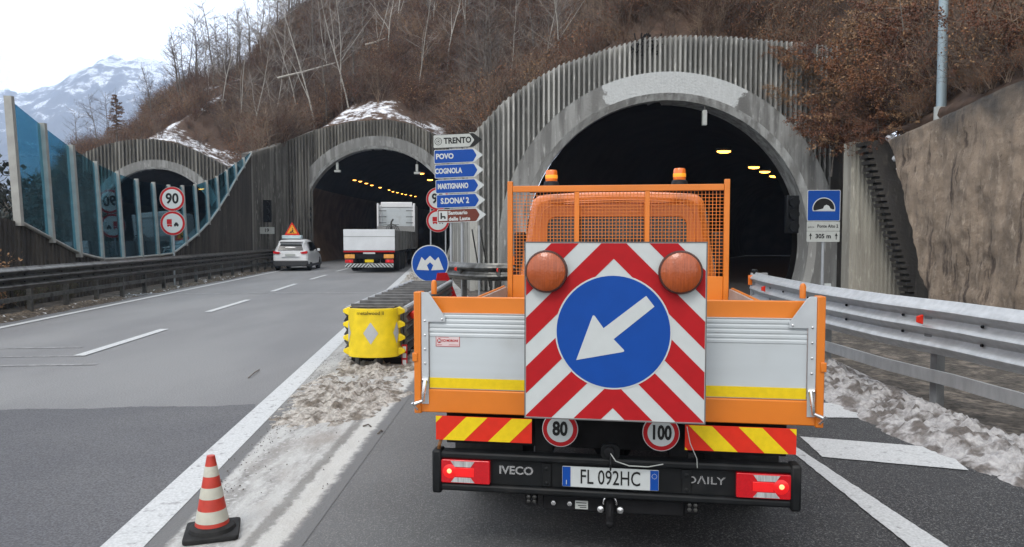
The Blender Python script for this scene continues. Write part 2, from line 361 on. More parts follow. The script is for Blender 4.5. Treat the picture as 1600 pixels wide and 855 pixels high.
# ------------------------------------------------------------------ ground and roads
def sheet(name, pts, z, m):
    o = MB().add([(p[0], p[1], z) for p in pts], [tuple(range(len(pts)))]).build(name, m, smooth=False, recalc=False)
    if o.data.polygons[0].normal.z < 0: o.data.flip_normals()
    return struct(o)
g = MB().add([(-4000, -300, -.03), (4000, -300, -.03), (4000, 4200, -.03), (-4000, 4200, -.03)], [(0, 1, 2, 3)]).build('ground', M_dirt, smooth=False, recalc=False); struct(g)
Lx = lambda Y: -8.83 - .088 * Y             # left edge line of the left carriageway
Rx = lambda Y: -1.98 - .0915 * Y            # its right edge line
def tun_mid(Y):                             # axis of the middle tunnel
    d = max(0, Y - 50); return -9.2 - .03 * d + .0024 * d * d
ys = [50 + 4 * i for i in range(16)]
sheet('left_road', [(-9.6, -12), (Lx(50) - .8, 50)] + [(tun_mid(y) - 4.6, y) for y in ys] + [(tun_mid(y) + 4.4, y) for y in ys[::-1]] + [(Rx(50) + .5, 50), (-1.6, 0), (-.9, -12)], 0, M_asph)
sheet('opposite_road', [(-26, -12), (-27, 20), (-36, 62), (-36, 95), (-26, 95), (-26, 62), (-17.6, 40), (-12.8, -12)], -.006, M_asph)
p = G(0, 641); q = G(200, 634); r_ = G(398, 633)
sheet('road_patch', [(Lx(-10), -10), (p.x - 1.2, p.y)] + [(p.x + (r_.x - p.x) * i / 40, p.y + (r_.y - p.y) * i / 40 + .025 * math.sin(i * .35) + .035 * (rnd.random() - .5)) for i in range(41)] + [(Rx(7) + .1, 7), (Rx(5) + .2, 5), (Rx(-10), -10)], .004, M_asph_d)
gl = [G(440, 855), G(560, 700), G(640, 600)]
sheet('right_road', [(-1.3, -12), (gl[0].x, gl[0].y), (gl[1].x, gl[1].y), (gl[2].x, gl[2].y), (-1.0, 14), (-.6, 18), (.3, 24), (1.5, 27), (19, 62), (28, 62), (9.6, 25), (9.2, 21), (5.0, 14), (4.3, 9), (4.5, 6), (4.7, -12)], .004, M_asph_w)

def salt_mat():
    m = bpy.data.materials.new('salted_gore'); m.use_nodes = True; t = m.node_tree; b = t.nodes['Principled BSDF']; L = t.links.new
    b.inputs['Roughness'].default_value = .9; tc = t.nodes.new('ShaderNodeTexCoord')
    def nz(sc, st, lo, hi, det=8):
        mp = t.nodes.new('ShaderNodeMapping'); mp.inputs['Scale'].default_value = st; mp.inputs['Rotation'].default_value = (0, 0, R(-4))
        n = t.nodes.new('ShaderNodeTexNoise'); n.inputs['Scale'].default_value = sc; n.inputs['Detail'].default_value = det; n.inputs['Roughness'].default_value = .65
        r = t.nodes.new('ShaderNodeMapRange'); r.interpolation_type = 'SMOOTHSTEP'; r.inputs['From Min'].default_value = lo; r.inputs['From Max'].default_value = hi
        L(tc.outputs['Object'], mp.inputs['Vector']); L(mp.outputs['Vector'], n.inputs['Vector']); L(n.outputs['Fac'], r.inputs['Value']); return r.outputs['Result']
    def mix(f, a, bb):
        x = t.nodes.new('ShaderNodeMixRGB'); L(f, x.inputs[0])
        for i, q in ((1, a), (2, bb)):
            if isinstance(q, tuple): x.inputs[i].default_value = (*q, 1)
            else: L(q, x.inputs[i])
        return x.outputs[0]
    c = mix(nz(3.5, (1.6, .35, 1), .36, .6), (.22, .215, .205), (.40, .40, .385))
    c = mix(nz(22, (1, 1, 1), .5, .7), c, (.46, .46, .45))
    c = mix(nz(1.1, (1, .5, 1), .5, .75), c, (.24, .215, .19))
    # worn bands running along the strip: tar shoulder, narrow groove, old painted line, ragged outer rim
    sp = t.nodes.new('ShaderNodeSeparateXYZ'); L(tc.outputs['Object'], sp.inputs[0])
    def mth(op, a, b_=None, c_=None):
        q = t.nodes.new('ShaderNodeMath'); q.operation = op
        for i, v in enumerate((a, b_, c_)):
            if v is None: continue
            if isinstance(v, (int, float)): q.inputs[i].default_value = v
            else: L(v, q.inputs[i])
        return q.outputs[0]
    nn = t.nodes.new('ShaderNodeTexNoise'); nn.inputs['Scale'].default_value = 9; nn.inputs['Detail'].default_value = 9; nn.inputs['Roughness'].default_value = .75; L(tc.outputs['Object'], nn.inputs['Vector'])
    wob = mth('MULTIPLY', mth('SUBTRACT', nn.outputs['Fac'], .5), .16)
    def band(x, lo, hi, soft=.02):
        a = t.nodes.new('ShaderNodeMapRange'); a.interpolation_type = 'SMOOTHSTEP'; a.inputs['From Min'].default_value = lo - soft; a.inputs['From Max'].default_value = lo + soft; L(x, a.inputs['Value'])
        b2 = t.nodes.new('ShaderNodeMapRange'); b2.interpolation_type = 'SMOOTHSTEP'; b2.inputs['From Min'].default_value = hi - soft; b2.inputs['From Max'].default_value = hi + soft; b2.inputs['To Min'].default_value = 1; b2.inputs['To Max'].default_value = 0; L(x, b2.inputs['Value'])
        return mth('MULTIPLY', a.outputs['Result'], b2.outputs['Result'])
    m_r = (gl[2].x - gl[0].x) / (gl[2].y - gl[0].y)
    xr = mth('ADD', mth('SUBTRACT', sp.outputs['X'], mth('MULTIPLY_ADD', sp.outputs['Y'], m_r, gl[0].x - m_r * gl[0].y)), wob)
    xl = mth('ADD', mth('SUBTRACT', sp.outputs['X'], mth('MULTIPLY_ADD', sp.outputs['Y'], -.0915, -1.75)), mth('MULTIPLY', wob, .6))
    near = t.nodes.new('ShaderNodeMapRange'); near.inputs['From Min'].default_value = 7; near.inputs['From Max'].default_value = 10; near.inputs['To Min'].default_value = 1; near.inputs['To Max'].default_value = 0; L(sp.outputs['Y'], near.inputs['Value'])
    c = mix(mth('MULTIPLY', band(xl, -.1, .12), near.outputs['Result']), c, (.125, .125, .125))
    c = mix(mth('MULTIPLY', band(xr, -.24, -.16), .75), c, (.15, .145, .135))
    c = mix(mth('MULTIPLY', band(xr, -.15, .0), .7), c, (.46, .455, .43))
    c = mix(band(xr, .01, 3.0, .035), c, (.128, .128, .128))
    L(c, b.inputs['Base Color'])
    n = t.nodes.new('ShaderNodeTexNoise'); n.inputs['Scale'].default_value = 60; bp = t.nodes.new('ShaderNodeBump'); bp.inputs['Distance'].default_value = .008
    L(tc.outputs['Object'], n.inputs['Vector']); L(n.outputs['Fac'], bp.inputs['Height']); L(bp.outputs['Normal'], b.inputs['Normal'])
    return m
M_salt = salt_mat()
edge = [(Rx(y) + .215, y) for y in (1.5, 4, 8, 14, 20, 28, 36, 44)]
m_r0 = (gl[2].x - gl[0].x) / (gl[2].y - gl[0].y)
far = [(-.9, 19), (-1.05, 14), (gl[2].x + .12, gl[2].y), (gl[0].x + .12, gl[0].y), (gl[0].x + .12 + m_r0 * (1.5 - gl[0].y), 1.5)]
sheet('gore_strip', edge + [(-4.2, 47), (-3.6, 40), (-2.2, 28)] + far, .008, M_salt)
# lane markings
def line(f, y0, y1, w, z=.012, m=M_white, n=10, name='lane_marking'):
    a = [(f(y0 + (y1 - y0) * i / n), y0 + (y1 - y0) * i / n) for i in range(n + 1)]
    return sheet(name, a + [(x + w, y) for x, y in a[::-1]], z, m)
line(lambda y: Rx(y) - .02, -8, 50, .25)
line(lambda y: Lx(y) - .08, 1, 50, .17)
for u0, v0, u1, v1 in ((123, 557, 257, 515), (325, 488, 388, 469), (425, 456, 462, 444), (485, 437, 510, 430), (525, 424.5, 543, 420)):
    a, b = G(u0, v0), G(u1, v1); w_ = .085
    sheet('lane_dash', [(a.x - w_, a.y), (a.x + w_, a.y), (b.x + w_, b.y), (b.x - w_, b.y)], .012, M_white)
# faint old cross lines on the left lane
for u0, v0, u1, v1, w_ in ((0, 545, 128, 543, .05), (0, 558, 118, 557, .04), (0, 572, 150, 570, .05), (200, 460, 640, 457, .12)):
    a, b = G(u0, v0), G(u1, v1)
    sheet('old_marking', [(a.x, a.y - w_), (b.x, b.y - w_), (b.x, b.y + w_), (a.x, a.y + w_)], .006, mat('faint_mark', (.25, .25, .25), .8, var=.2, vs=20, col2=(.17, .17, .17), c2s=8, c2amt=(.4, .6)))
# old edge line beside the gore, dark groove
def poly_px(name, pts, z, m, jit=.009):
    q = [G(u, v) for u, v in pts]; out = []
    for i in range(len(q)):
        a, b = q[i], q[(i + 1) % len(q)]; n = max(1, int((b - a).length / .06)); n = min(n, 120)
        for k in range(n): t = k / n; out.append((a.x + (b.x - a.x) * t + rnd.gauss(0, jit), a.y + (b.y - a.y) * t + rnd.gauss(0, jit)))
    return sheet(name, out, z, m)
# right lane line and hatching
poly_px('lane_marking', [(1440, 870), (1420, 855), (1215, 690), (1190, 668), (1204, 668), (1246, 702), (1478, 855), (1500, 870)], .012, M_white, .0025)
poly_px('hatch_marking', [(1250, 684), (1448, 700), (1468, 712), (1485, 714), (1514, 737), (1285, 716)], .012, M_white, .0025)
poly_px('hatch_marking', [(1150, 628), (1325, 632), (1360, 655), (1170, 652)], .012, M_white, .0025)

# ------------------------------------------------------------------ dirty snow
def snow_mat(name, a, b_, dirt, dm=(.45, .62)):
    m = mat(name, a, .85, var=.22, vs=22, col2=dirt, c2s=5, c2amt=dm, bump=.015, bs=60); return m
M_snow_g = mat('dirty_snow', (.36, .335, .30), .9, var=.3, vs=26, col2=(.14, .118, .095), c2s=7, c2amt=(.45, .62), bump=.015, bs=60)
M_snow_r = snow_mat('grey_snow', (.37, .36, .355), None, (.12, .105, .095), (.44, .60))
def heap(name, ctr, y0, y1, half, hmax, m, res=.045, seed=0.0, thr=.42, label=None, ramp=.8):
    ny = int((y1 - y0) / res / 1.3); nx = int(2 * half(0.5 * (y0 + y1)) * 1.3 / res)
    Yg = np.linspace(y0, y1, ny)[:, None] * np.ones((1, nx)); s = np.linspace(-1, 1, nx)[None, :] * np.ones((ny, 1))
    hw = np.array([half(y) for y in Yg[:, 0]])[:, None]; cx = np.array([ctr(y) for y in Yg[:, 0]])[:, None]
    Xg = cx + s * hw
    n = fbm(Xg * 1.6 + seed, Yg * 1.1 + seed, 5); n2 = fbm(Xg * 12 + seed, Yg * 12, 4); n3 = vnoise(Xg * 30, Yg * 30)
    e = np.clip(1 - np.abs(s) ** 2.2, 0, 1) * np.clip((Yg - y0) / ramp, 0, 1) * np.clip((y1 - Yg) / .8, 0, 1)
    n4 = fbm(Xg * 22, Yg * 22 + seed, 3)
    Z = (n - thr) * hmax * 3.0 * e + (n2 - .47) * hmax * 1.7 * e + (n4 - .5) * hmax * 1.2 * e + n3 * .012 * e - .03 * (1 - e)
    Z = np.where(Z < 0, Z * .3 - .01, Z)
    o = grid_obj(name, Xg, Yg, Z, m); o['kind'] = 'stuff'; return tag(o, label)
heap('dirty_snow', lambda y: interp(y, [5, 6, 7, 9, 12, 20, 36], [-1.95, -1.95, -1.9, -1.8, -1.95, -2.5, -4.5]), 4.9, 37,
     lambda y: interp(y, [5, 6, 7, 9, 12, 20, 36], [.3, .42, .62, .9, .95, 1.0, .8]), .08, M_snow_g, ramp=3.2, res=.03, seed=3.1, thr=.38, label='dirty beige slush heaped around the crash cushion')
heap('snow_bank', lambda y: interp(y, [2, 5, 6.5, 9, 12, 20], [4.6, 4.15, 3.95, 4.0, 4.3, 6.0]), 2.5, 20,
     lambda y: interp(y, [2, 5, 8, 13, 20], [.55, .55, .62, .6, .9]), .105, M_snow_r, res=.03, seed=8.3, thr=.30, label='grey dirty snow bank under the right guardrail')
heap('snow_bank', lambda y: Lx(y) - .85, 6, 44, lambda y: .5, .07, mat('leafy_verge', (.09, .07, .05), .95, var=.5, vs=14, col2=(.42, .42, .42), c2s=7, c2amt=(.6, .68), bump=.03, bs=25), res=.08, seed=1.7, thr=.3, label='leafy dirt with bits of snow under the left guardrail')

# ------------------------------------------------------------------ ribbed facades
def ribbed(name, path, ztop, zbot, m, label, cat='retaining wall', pitch=.16, depth=.055, thick=.35, parent=None, cap=None):
    """path: [(x,y)], ztop/zbot(s, x, y): functions of the arc length; trapezoid ribs along it"""
    P2 = [Vector(p) for p in path]; seg = [(P2[i + 1] - P2[i]).length for i in range(len(P2) - 1)]; L_ = sum(seg)
    def at(s):
        s = max(0, min(L_ - 1e-6, s)); i = 0
        while s > seg[i]: s -= seg[i]; i += 1
        d = (P2[i + 1] - P2[i]) / seg[i]; return P2[i] + d * s, Vector((d.y, -d.x))
    cols = []; n = int(L_ / pitch)
    for k in range(n):
        for fr, dp in ((0, 0), (.50, 0), (.57, 1), (.93, 1)):
            s = (k + fr) * L_ / n; p_, nn = at(s); q = p_ + nn * (depth * dp); cols.append((q, s, p_, nn))
    v = []; f = []
    for q, s, p_, nn in cols:
        zt, zb = ztop(s, p_.x, p_.y), zbot(s, p_.x, p_.y); zt = max(zt, zb + .02)
        bk = p_ - nn * thick
        v += [(q.x, q.y, zb), (q.x, q.y, zt), (bk.x, bk.y, zt), (bk.x, bk.y, zb)]
    for k in range(len(cols) - 1):
        a, b = 4 * k, 4 * k + 4
        f += [(a, b, b + 1, a + 1), (a + 1, b + 1, b + 2, a + 2), (a + 2, b + 2, b + 3, a + 3)]
    e = 4 * (len(cols) - 1); f += [(0, 1, 2, 3), (e, e + 1, e + 2, e + 3)]
    o = MB().add(v, f).build(name, m, parent, smooth=False)
    if label: tag(o, label, cat)
    return o, cols

def portal(name, label, cx, Y, r, zc, rout, mats, tops, leg_x=None, yaw=0, patch=None, lip=.2, face=.5):
    """ring with chamfered lip; returns root"""
    root = thing(name, label, 'tunnel portal', (cx, Y, 0))
    def arch(rr, z0=0.0, n=56):
        a0 = math.asin(max(-1, min(1, (z0 - zc) / rr))); 
        return [(rr * math.cos(math.pi - a0 - (math.pi - 2 * a0) * i / n), zc + rr * math.sin(math.pi - a0 - (math.pi - 2 * a0) * i / n)) for i in range(n + 1)]
    def outer(n=56):
        pts = []
        for x, z in arch(rout, 0, n):
            pts.append((math.copysign(rout, x) if z < zc else x, z))
        return pts
    n = 56; inn, chm, out = arch(r, 0, n), arch(r + lip, 0, n), outer(n)
    mb = MB()
    for i in range(n):
        mi = 0
        if patch and patch[0] <= i < patch[1]: mi = 1
        a, b = chm[i], chm[i + 1]; c, d = out[i], out[i + 1]
        mb.add([(a[0], 0, a[1]), (b[0], 0, b[1]), (d[0], 0, d[1]), (c[0], 0, c[1])], [(0, 1, 2, 3)], mi)
        mb.add([(c[0], 0, c[1]), (d[0], 0, d[1]), (d[0], face + .4, d[1]), (c[0], face + .4, c[1])], [(0, 1, 2, 3)], mi)
    mb.build('arch_ring', [mats[0], mats[1]], root, smooth=True, recalc=False)
    mb = MB()
    for i in range(n):
        a, b = inn[i], inn[i + 1]; c, d = chm[i], chm[i + 1]
        mb.add([(a[0], lip * .5, a[1]), (b[0], lip * .5, b[1]), (d[0], 0, d[1]), (c[0], 0, c[1])], [(0, 1, 2, 3)])
        mb.add([(a[0], lip * .5, a[1]), (b[0], lip * .5, b[1]), (b[0], face + .45, b[1]), (a[0], face + .45, a[1])], [(0, 1, 2, 3)])
    mb.build('arch_lip', mats[2], root, smooth=True, recalc=False)
    return root
def tube_inside(root, cx, Y, axis, r, zc, length, m, mb_low=None, y0=.45):
    n, k = 28, int(length / 2); v = []; f = []
    for j in range(k + 1):
        y = Y + y0 + (length - y0) * j / k; ax = axis(y)
        for i in range(n + 1):
            a0 = math.asin(-zc / r) if zc < r else -R(60)
            t = math.pi - a0 - (math.pi - 2 * a0) * i / n
            v.append((ax - cx + (r + .01) * math.cos(t), y - Y, zc + (r + .01) * math.sin(t)))
    fm = []
    for j in range(k):
        for i in range(n):
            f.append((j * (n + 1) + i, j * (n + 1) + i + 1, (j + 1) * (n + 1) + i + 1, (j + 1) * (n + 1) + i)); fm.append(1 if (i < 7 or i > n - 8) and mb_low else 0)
    f.append(tuple(range(k * (n + 1), (k + 1) * (n + 1)))); fm.append(0)
    mb = MB(); mb.v = v; mb.f = f; mb.m = fm
    return mb.build('tunnel_tube', [m, mb_low or m], root, recalc=False)

# right (near) portal
YR, XR, rR, zR = 24.0, 5.13, 4.66, 1.60
pr = portal('tunnel_portal', 'large near tunnel portal with pale repaired arch top ahead of the orange truck', XR, YR, rR, zR, 5.56, (M_con_ring, M_con_ring, M_con_lip), None, lip=.22, face=.6)
tube_inside(pr, XR, YR, lambda y: XR + .06 * (y - YR) + (.43 * (y - YR - 2) if y > YR + 2 else 0), rR, zR, 46, M_soot_shade)
def arch_bot(cx, rr, zc, r_vert):
    def f(s, x, y):
        d = abs(x - cx)
        if d < rr - .25: return zc + math.sqrt(max(0, (rr - .25) ** 2 - d * d))
        return 0
    return f
topR_px = [(742, 207), (785, 161), (829, 129), (875, 103), (942, 80), (1006, 62), (1062, 58), (1140, 60), (1205, 66), (1290, 74), (1352, 82)]
topR = [P(u, v, 24.55) for u, v in topR_px]
def tops(pts):
    s_ = [0]
    for i in range(1, len(pts)): s_.append(s_[-1] + math.hypot(pts[i].x - pts[i - 1].x, pts[i].y - pts[i - 1].y))
    zs = [p.z for p in pts]
    return lambda s, x, y: interp(s, s_, zs)
def topf(pts): 
    xs = [p.x for p in pts]; zs = [p.z for p in pts]
    return lambda s, x, y: interp(x, xs, zs)
fb = arch_bot(XR, 5.56, zR, 0)
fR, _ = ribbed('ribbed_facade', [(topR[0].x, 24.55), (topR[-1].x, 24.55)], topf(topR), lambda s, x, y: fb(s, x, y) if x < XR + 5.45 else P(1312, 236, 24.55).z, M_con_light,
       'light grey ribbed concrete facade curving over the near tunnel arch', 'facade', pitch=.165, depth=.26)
fR.parent = pr; fR.location = (-XR, -YR, 0); del fR['category']; del fR['label']; fR.name = 'ribbed_facade'
MB().box(10.3, 13, 25.4, 25.7, 0, 7).build('recess_wall', M_con_dark, pr).location = (-XR, -YR, 0)  # dark concrete here stands in for the shadow in the gap
# snow lying on top of the facade
mb = MB(); 
rs_ = random.Random(9)
xs_ = np.linspace(6.3, 8.7, 26); ztp = [interp(x, [p.x for p in topR], [p.z for p in topR]) for x in xs_]
mb.tube([(x - XR, 24.62 - YR, z - .01) for x, z in zip(xs_, ztp)], [.02 + .05 * rs_.random() * (1 if 5 < i < 20 or i > 21 else .4) for i in range(26)], 7)
M_snow = mat('fresh_snow', (.8, .82, .85), .8, var=.06, vs=3)
mb.build('snow_cap', M_snow, pr)

# middle portal
YM, XM, rM, zM = 50.0, -9.2, 5.15, 2.65
pm_ = portal('tunnel_portal', 'dark grey middle tunnel portal swallowing the flatbed lorry', XM, YM, rM, zM, 6.0, (M_con_ring0, M_con_ring0, M_con_lip), None, lip=.18, face=.4)
tube_inside(pm_, XM, YM, tun_mid, rM, zM, 60, M_soot_shade, M_wall_glow)
topM_px = [(387, 240, 41.8), (420, 231, 46), (445, 222, 49), (493, 203, 50.45), (550, 190, 50.45), (606, 187, 50.45), (643, 194, 50.45), (677, 209, 50.45), (708, 225, 50.45)]
topM = [P(*q) for q in topM_px]
fb2 = arch_bot(XM, 6.0, zM, 0)
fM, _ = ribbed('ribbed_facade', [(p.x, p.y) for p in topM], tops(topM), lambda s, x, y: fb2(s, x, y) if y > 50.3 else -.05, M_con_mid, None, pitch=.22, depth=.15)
fM.parent = pm_; fM.location = (-XM, -YM, 0)
# wing between the middle and the near portal
wing = [P(708, 225, 50.45), P(716, 224, 40), P(728, 219, 31), P(736, 213, 26.5), P(742, 207, 24.6)]
wz = [p.z for p in wing]; wy = [p.y for p in wing]
ribbed('ribbed_wing_wall', [(p.x, p.y) for p in wing], lambda s, x, y: interp(y, wy[::-1], wz[::-1]), lambda s, x, y: -.05, M_con_light,
       'pale ribbed wing wall between the middle and near tunnel portals', 'retaining wall', pitch=.18, depth=.18)

# left portal (opposite carriageway)
YL, rL, zL = 61.0, 5.0, 2.45
XL = P(242, 300, YL).x
pl = portal('tunnel_portal', 'far left tunnel portal half hidden behind the glass barrier', XL, YL, rL, zL, 5.75, (M_con_ring0, M_con_ring0, M_con_lip), None, lip=.15, face=.4)
tube_inside(pl, XL, YL, lambda y: XL + .05 * (y - YL), rL, zL, 40, M_soot_shade)
topL_px = [(95, 292), (118, 255), (135, 238), (165, 226), (200, 219), (240, 217), (280, 225), (310, 237), (345, 255), (372, 268)]
topL = [P(u, v, YL + .45) for u, v in topL_px]
fb3 = arch_bot(XL, 5.75, zL, 0)
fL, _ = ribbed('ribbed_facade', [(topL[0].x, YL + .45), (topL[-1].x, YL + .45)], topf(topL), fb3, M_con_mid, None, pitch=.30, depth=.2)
fL.parent = pl; fL.location = (-XL, -YL, 0)

# wall under the glass barrier, along the left carriageway
WX = lambda Y: -11.2 - .088 * Y
GY = [18.4, 19.0 + .95] + [18.4 + 1.53 * i for i in range(2, 16)]
GY = [19.0 + 1.515 * i for i in range(16)]
bot_px = [(28, 347), (80, 374), (124, 397), (160, 406), (193, 405), (222, 402), (248, 400), (273, 397), (292, 381), (311, 366), (326, 348), (342, 326), (356, 303), (370, 279), (379, 260), (387, 241)]
top_px = [154, 196, 230, 255, 271, 282, 287, 291, 292, 290, 284, 277, 267, 256, 248, 238]
gz = [P(bot_px[i][0], bot_px[i][1], GY[i]).z for i in range(16)]
tz = [P(bot_px[i][0], top_px[i], GY[i]).z for i in range(16)]
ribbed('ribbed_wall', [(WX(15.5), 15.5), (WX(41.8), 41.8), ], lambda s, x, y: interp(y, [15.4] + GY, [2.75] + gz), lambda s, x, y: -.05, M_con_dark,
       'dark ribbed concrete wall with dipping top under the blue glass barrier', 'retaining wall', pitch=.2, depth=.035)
MB().box(-.3, .1, -.4, .2, 0, 2.2).build('wall_stub', M_con_pale).location = (WX(15.3) - .5, 15.4, 0)
o = bpy.data.objects['wall_stub']; tag(o, 'short pale concrete wall stub at the far left frame edge', 'wall')

def glass_mat():
    m = bpy.data.materials.new('blue_glass'); m.use_nodes = True; t = m.node_tree; L = t.links.new
    for n in list(t.nodes):
        if n.type == 'BSDF_PRINCIPLED': t.nodes.remove(n)
    out = [n for n in t.nodes if n.type == 'OUTPUT_MATERIAL'][0]
    tr = t.nodes.new('ShaderNodeBsdfTransparent'); tr.inputs['Color'].default_value = (.37, .62, .72, 1)
    gl_ = t.nodes.new('ShaderNodeBsdfGlossy'); gl_.inputs['Roughness'].default_value = .02; gl_.inputs['Color'].default_value = (.55, .75, .85, 1)
    lw = t.nodes.new('ShaderNodeLayerWeight'); lw.inputs['Blend'].default_value = .5; pw = t.nodes.new('ShaderNodeMath'); pw.operation = 'POWER'; L(lw.outputs['Facing'], pw.inputs[0]); pw.inputs[1].default_value = 4.0; fr = t.nodes.new('ShaderNodeMath'); fr.operation = 'MULTIPLY_ADD'; L(pw.outputs[0], fr.inputs[0]); fr.inputs[1].default_value = .8; fr.inputs[2].default_value = .03
    mx = t.nodes.new('ShaderNodeMixShader')
    L(fr.outputs[0], mx.inputs[0]); L(tr.outputs[0], mx.inputs[1]); L(gl_.outputs[0], mx.inputs[2]); L(mx.outputs[0], out.inputs['Surface'])
    return m
M_glass = glass_mat()
gb = thing('glass_barrier', 'curved blue tinted glass noise barrier with grey posts on the dark ribbed wall', 'noise barrier', (WX(19.0), 19.0, 0))
dirw = Vector((WX(19.4) - WX(18.4), 1, 0)).normalized(); nrm = Vector((dirw.y, -dirw.x, 0)); base = Vector((WX(19.0), 19.0, 0))
M_post = mat('post_grey', (.33, .33, .31), .55, .3, var=.1, vs=4)
def wpt(i, z, zb, off=0): 
    p_ = Vector((WX(GY[i]), GY[i], 0)) - base; return p_ + nrm * (.03 + off - .045 * max(0, z - zb)) + Vector((0, 0, z))
for i in range(16):
    big = 1.5 if i < 3 else 1.0; hw = .045 * big
    a, b = wpt(i, gz[i] - .1, gz[i], .05), wpt(i, tz[i] + .06, gz[i], .05)
    mb = MB(); v = []
    for p_ in (a, b):
        for s1, s2 in ((-1, -1), (1, -1), (1, 1), (-1, 1)): v.append(p_ + dirw * (hw * s1) + nrm * (hw * 1.4 * s2 - .02))
    mb.add(v, [(0, 1, 2, 3), (4, 5, 6, 7), (0, 1, 5, 4), (1, 2, 6, 5), (2, 3, 7, 6), (3, 0, 4, 7)]).build('post', M_post, gb, smooth=False)
    if i < 15:
        n = 6; v = []; 
        for k in range(n + 1):
            t = k / n; y = GY[i] + (GY[i + 1] - GY[i]) * t; zb, zt = interp(y, GY, gz) + .05, interp(y, GY, tz)
            for z in (zb, zt):
                p_ = Vector((WX(y), y, 0)) - base + nrm * (.03 - .045 * (z - zb)) + Vector((0, 0, z))
                v += [p_ + nrm * .006, p_ - nrm * .006]
        f = []
        for k in range(n):
            a, b = 4 * k, 4 * k + 4; f += [(a, b, b + 2, a + 2), (a + 1, a + 3, b + 3, b + 1), (a + 2, b + 2, b + 3, a + 3), (a, a + 1, b + 1, b)]
        f += [(0, 2, 3, 1), (4 * n, 4 * n + 1, 4 * n + 3, 4 * n + 2)]
        MB().add(v, f).build('glass_pane', M_glass, gb, smooth=False)
mb = MB(); pts = [Vector((WX(y), y, 0)) - base + nrm * .06 + Vector((0, 0, interp(y, GY, gz) + .02)) for y in np.linspace(19.0, 41.7, 40)]
mb.tube(pts, .05, 6).build('bottom_rail', M_post, gb)

# ------------------------------------------------------------------ right retaining wall
n1, n2 = 260, 70
ss = np.linspace(0, 1, n1)[:, None]; tt = np.linspace(0, 1, n2)[None, :]
Yend = 17.35 + (19.8 - 17.35) * tt
Yw = Yend + (-7 - Yend) * ss
Zt = np.interp(Yw, [-7, 5, 14.2, 19.8], [6.2, 5.75, 4.98, 4.40])
Zw = Zt * tt
Xw = 10.0 + .04 * Zw + (fbm(Yw * 1.1, Zw * 1.0, 6) - .5) * .28 + (fbm(Yw * 5, Zw * 4, 3) - .5) * .10
Xw = np.c_[Xw, Xw[:, -1:] + .25, Xw[:, -1:] + 1.4]; Yw = np.c_[Yw, Yw[:, -1:], Yw[:, -1:]]; Zw = np.c_[Zw, Zw[:, -1:] + .03, Zw[:, -1:] - .1]
wo = grid_obj('retaining_wall', Xw, Yw, Zw, M_rock); tag(wo, 'tall rough brown stained retaining wall right of the guardrail', 'retaining wall')
mb = MB()   # toothed dark buttress
l0, l1 = P(1350, 222, 20.4), P(1424, 470, 20.4); r0, r1 = P(1384, 214, 20.4), P(1456, 470, 20.4)
pts = []; N = 26
for i in range(N):
    t = i / N; x = l0.x + (l1.x - l0.x) * t; z = l0.z + (l1.z - l0.z) * t; z2 = z + (l1.z - l0.z) / N * .55; z3 = z + (l1.z - l0.z) / N
    pts += [(x, z), (x + .02, z2), (x + .19, z2), (x + .19, z3)]
pts += [(l1.x, 0), (r1.x + .4, 0), (r1.x + .3, r1.z), (r0.x + .3, r0.z), ]
f0 = len(pts)
mb.prism(pts, 20.4, 20.9)
tag(mb.build('toothed_buttress', M_con_dark, smooth=False), 'dark sloping concrete buttress with a toothed edge beside the brown wall', 'buttress')
a, b = P(1331, 222, 21.3), P(1425, 222, 21.3)
ribbed('ribbed_panel', [(a.x, 21.3), (b.x, 21.3)], lambda s, x, y: a.z, lambda s, x, y: -.05, M_con_pale, 'pale ribbed concrete panel beside the near tunnel portal', 'wall panel', pitch=.12, depth=.03, thick=.5)

# ------------------------------------------------------------------ terrain
front = [P(60, 330, 61.5), P(95, 292, 61.5)] + [Vector((p.x, p.y + .3, p.z)) for p in topL[1:]] + [P(378, 262, 52)] + [Vector((p.x, p.y + .2, p.z)) for p in topM] \
    + [Vector((p.x + .3, p.y, p.z)) for p in wing[1:]] + [Vector((p.x, p.y + .3, p.z)) for p in topR[1:-2]] \
    + [P(1290, 130, 24.4), P(1325, 200, 23), P(1352, 208, 21.0), P(1390, 208, 20.2), P(1440, 180, 18.4), P(1500, 158, 16.6), P(1600, 117, 14.4), Vector((10.3, 9, 5.5)), Vector((10.4, 2, 5.9)), Vector((10.4, -7, 6.3))]
dirs = {0: (-.5, .8), 8: (-.1, 1), 14: (0, 1), 22: (0, 1), 30: (.05, 1), 36: (.15, 1)}
F = np.array(front); nf = len(F); seg = np.r_[0, np.cumsum(np.linalg.norm(np.diff(F[:, :2], axis=0), axis=1))]
S = np.unique(np.r_[seg, np.linspace(0, seg[-1], 420)])
FX, FY, FZ = (np.interp(S, seg, F[:, k]) for k in range(3))
ang = np.interp(S, [0, seg[9], seg[12], seg[20], seg[-9], seg[-7], seg[-4], seg[-1]], [35, 12, 5, 2, -8, -30, -62, -100])
DX, DY = -np.sin(np.radians(ang)), np.cos(np.radians(ang))
terr = np.interp(S, [0, seg[9], seg[12], seg[18], seg[22], seg[25], seg[-9], seg[-1]], [4, 4.5, 6, 3.5, 6, 1.2, .3, .3])
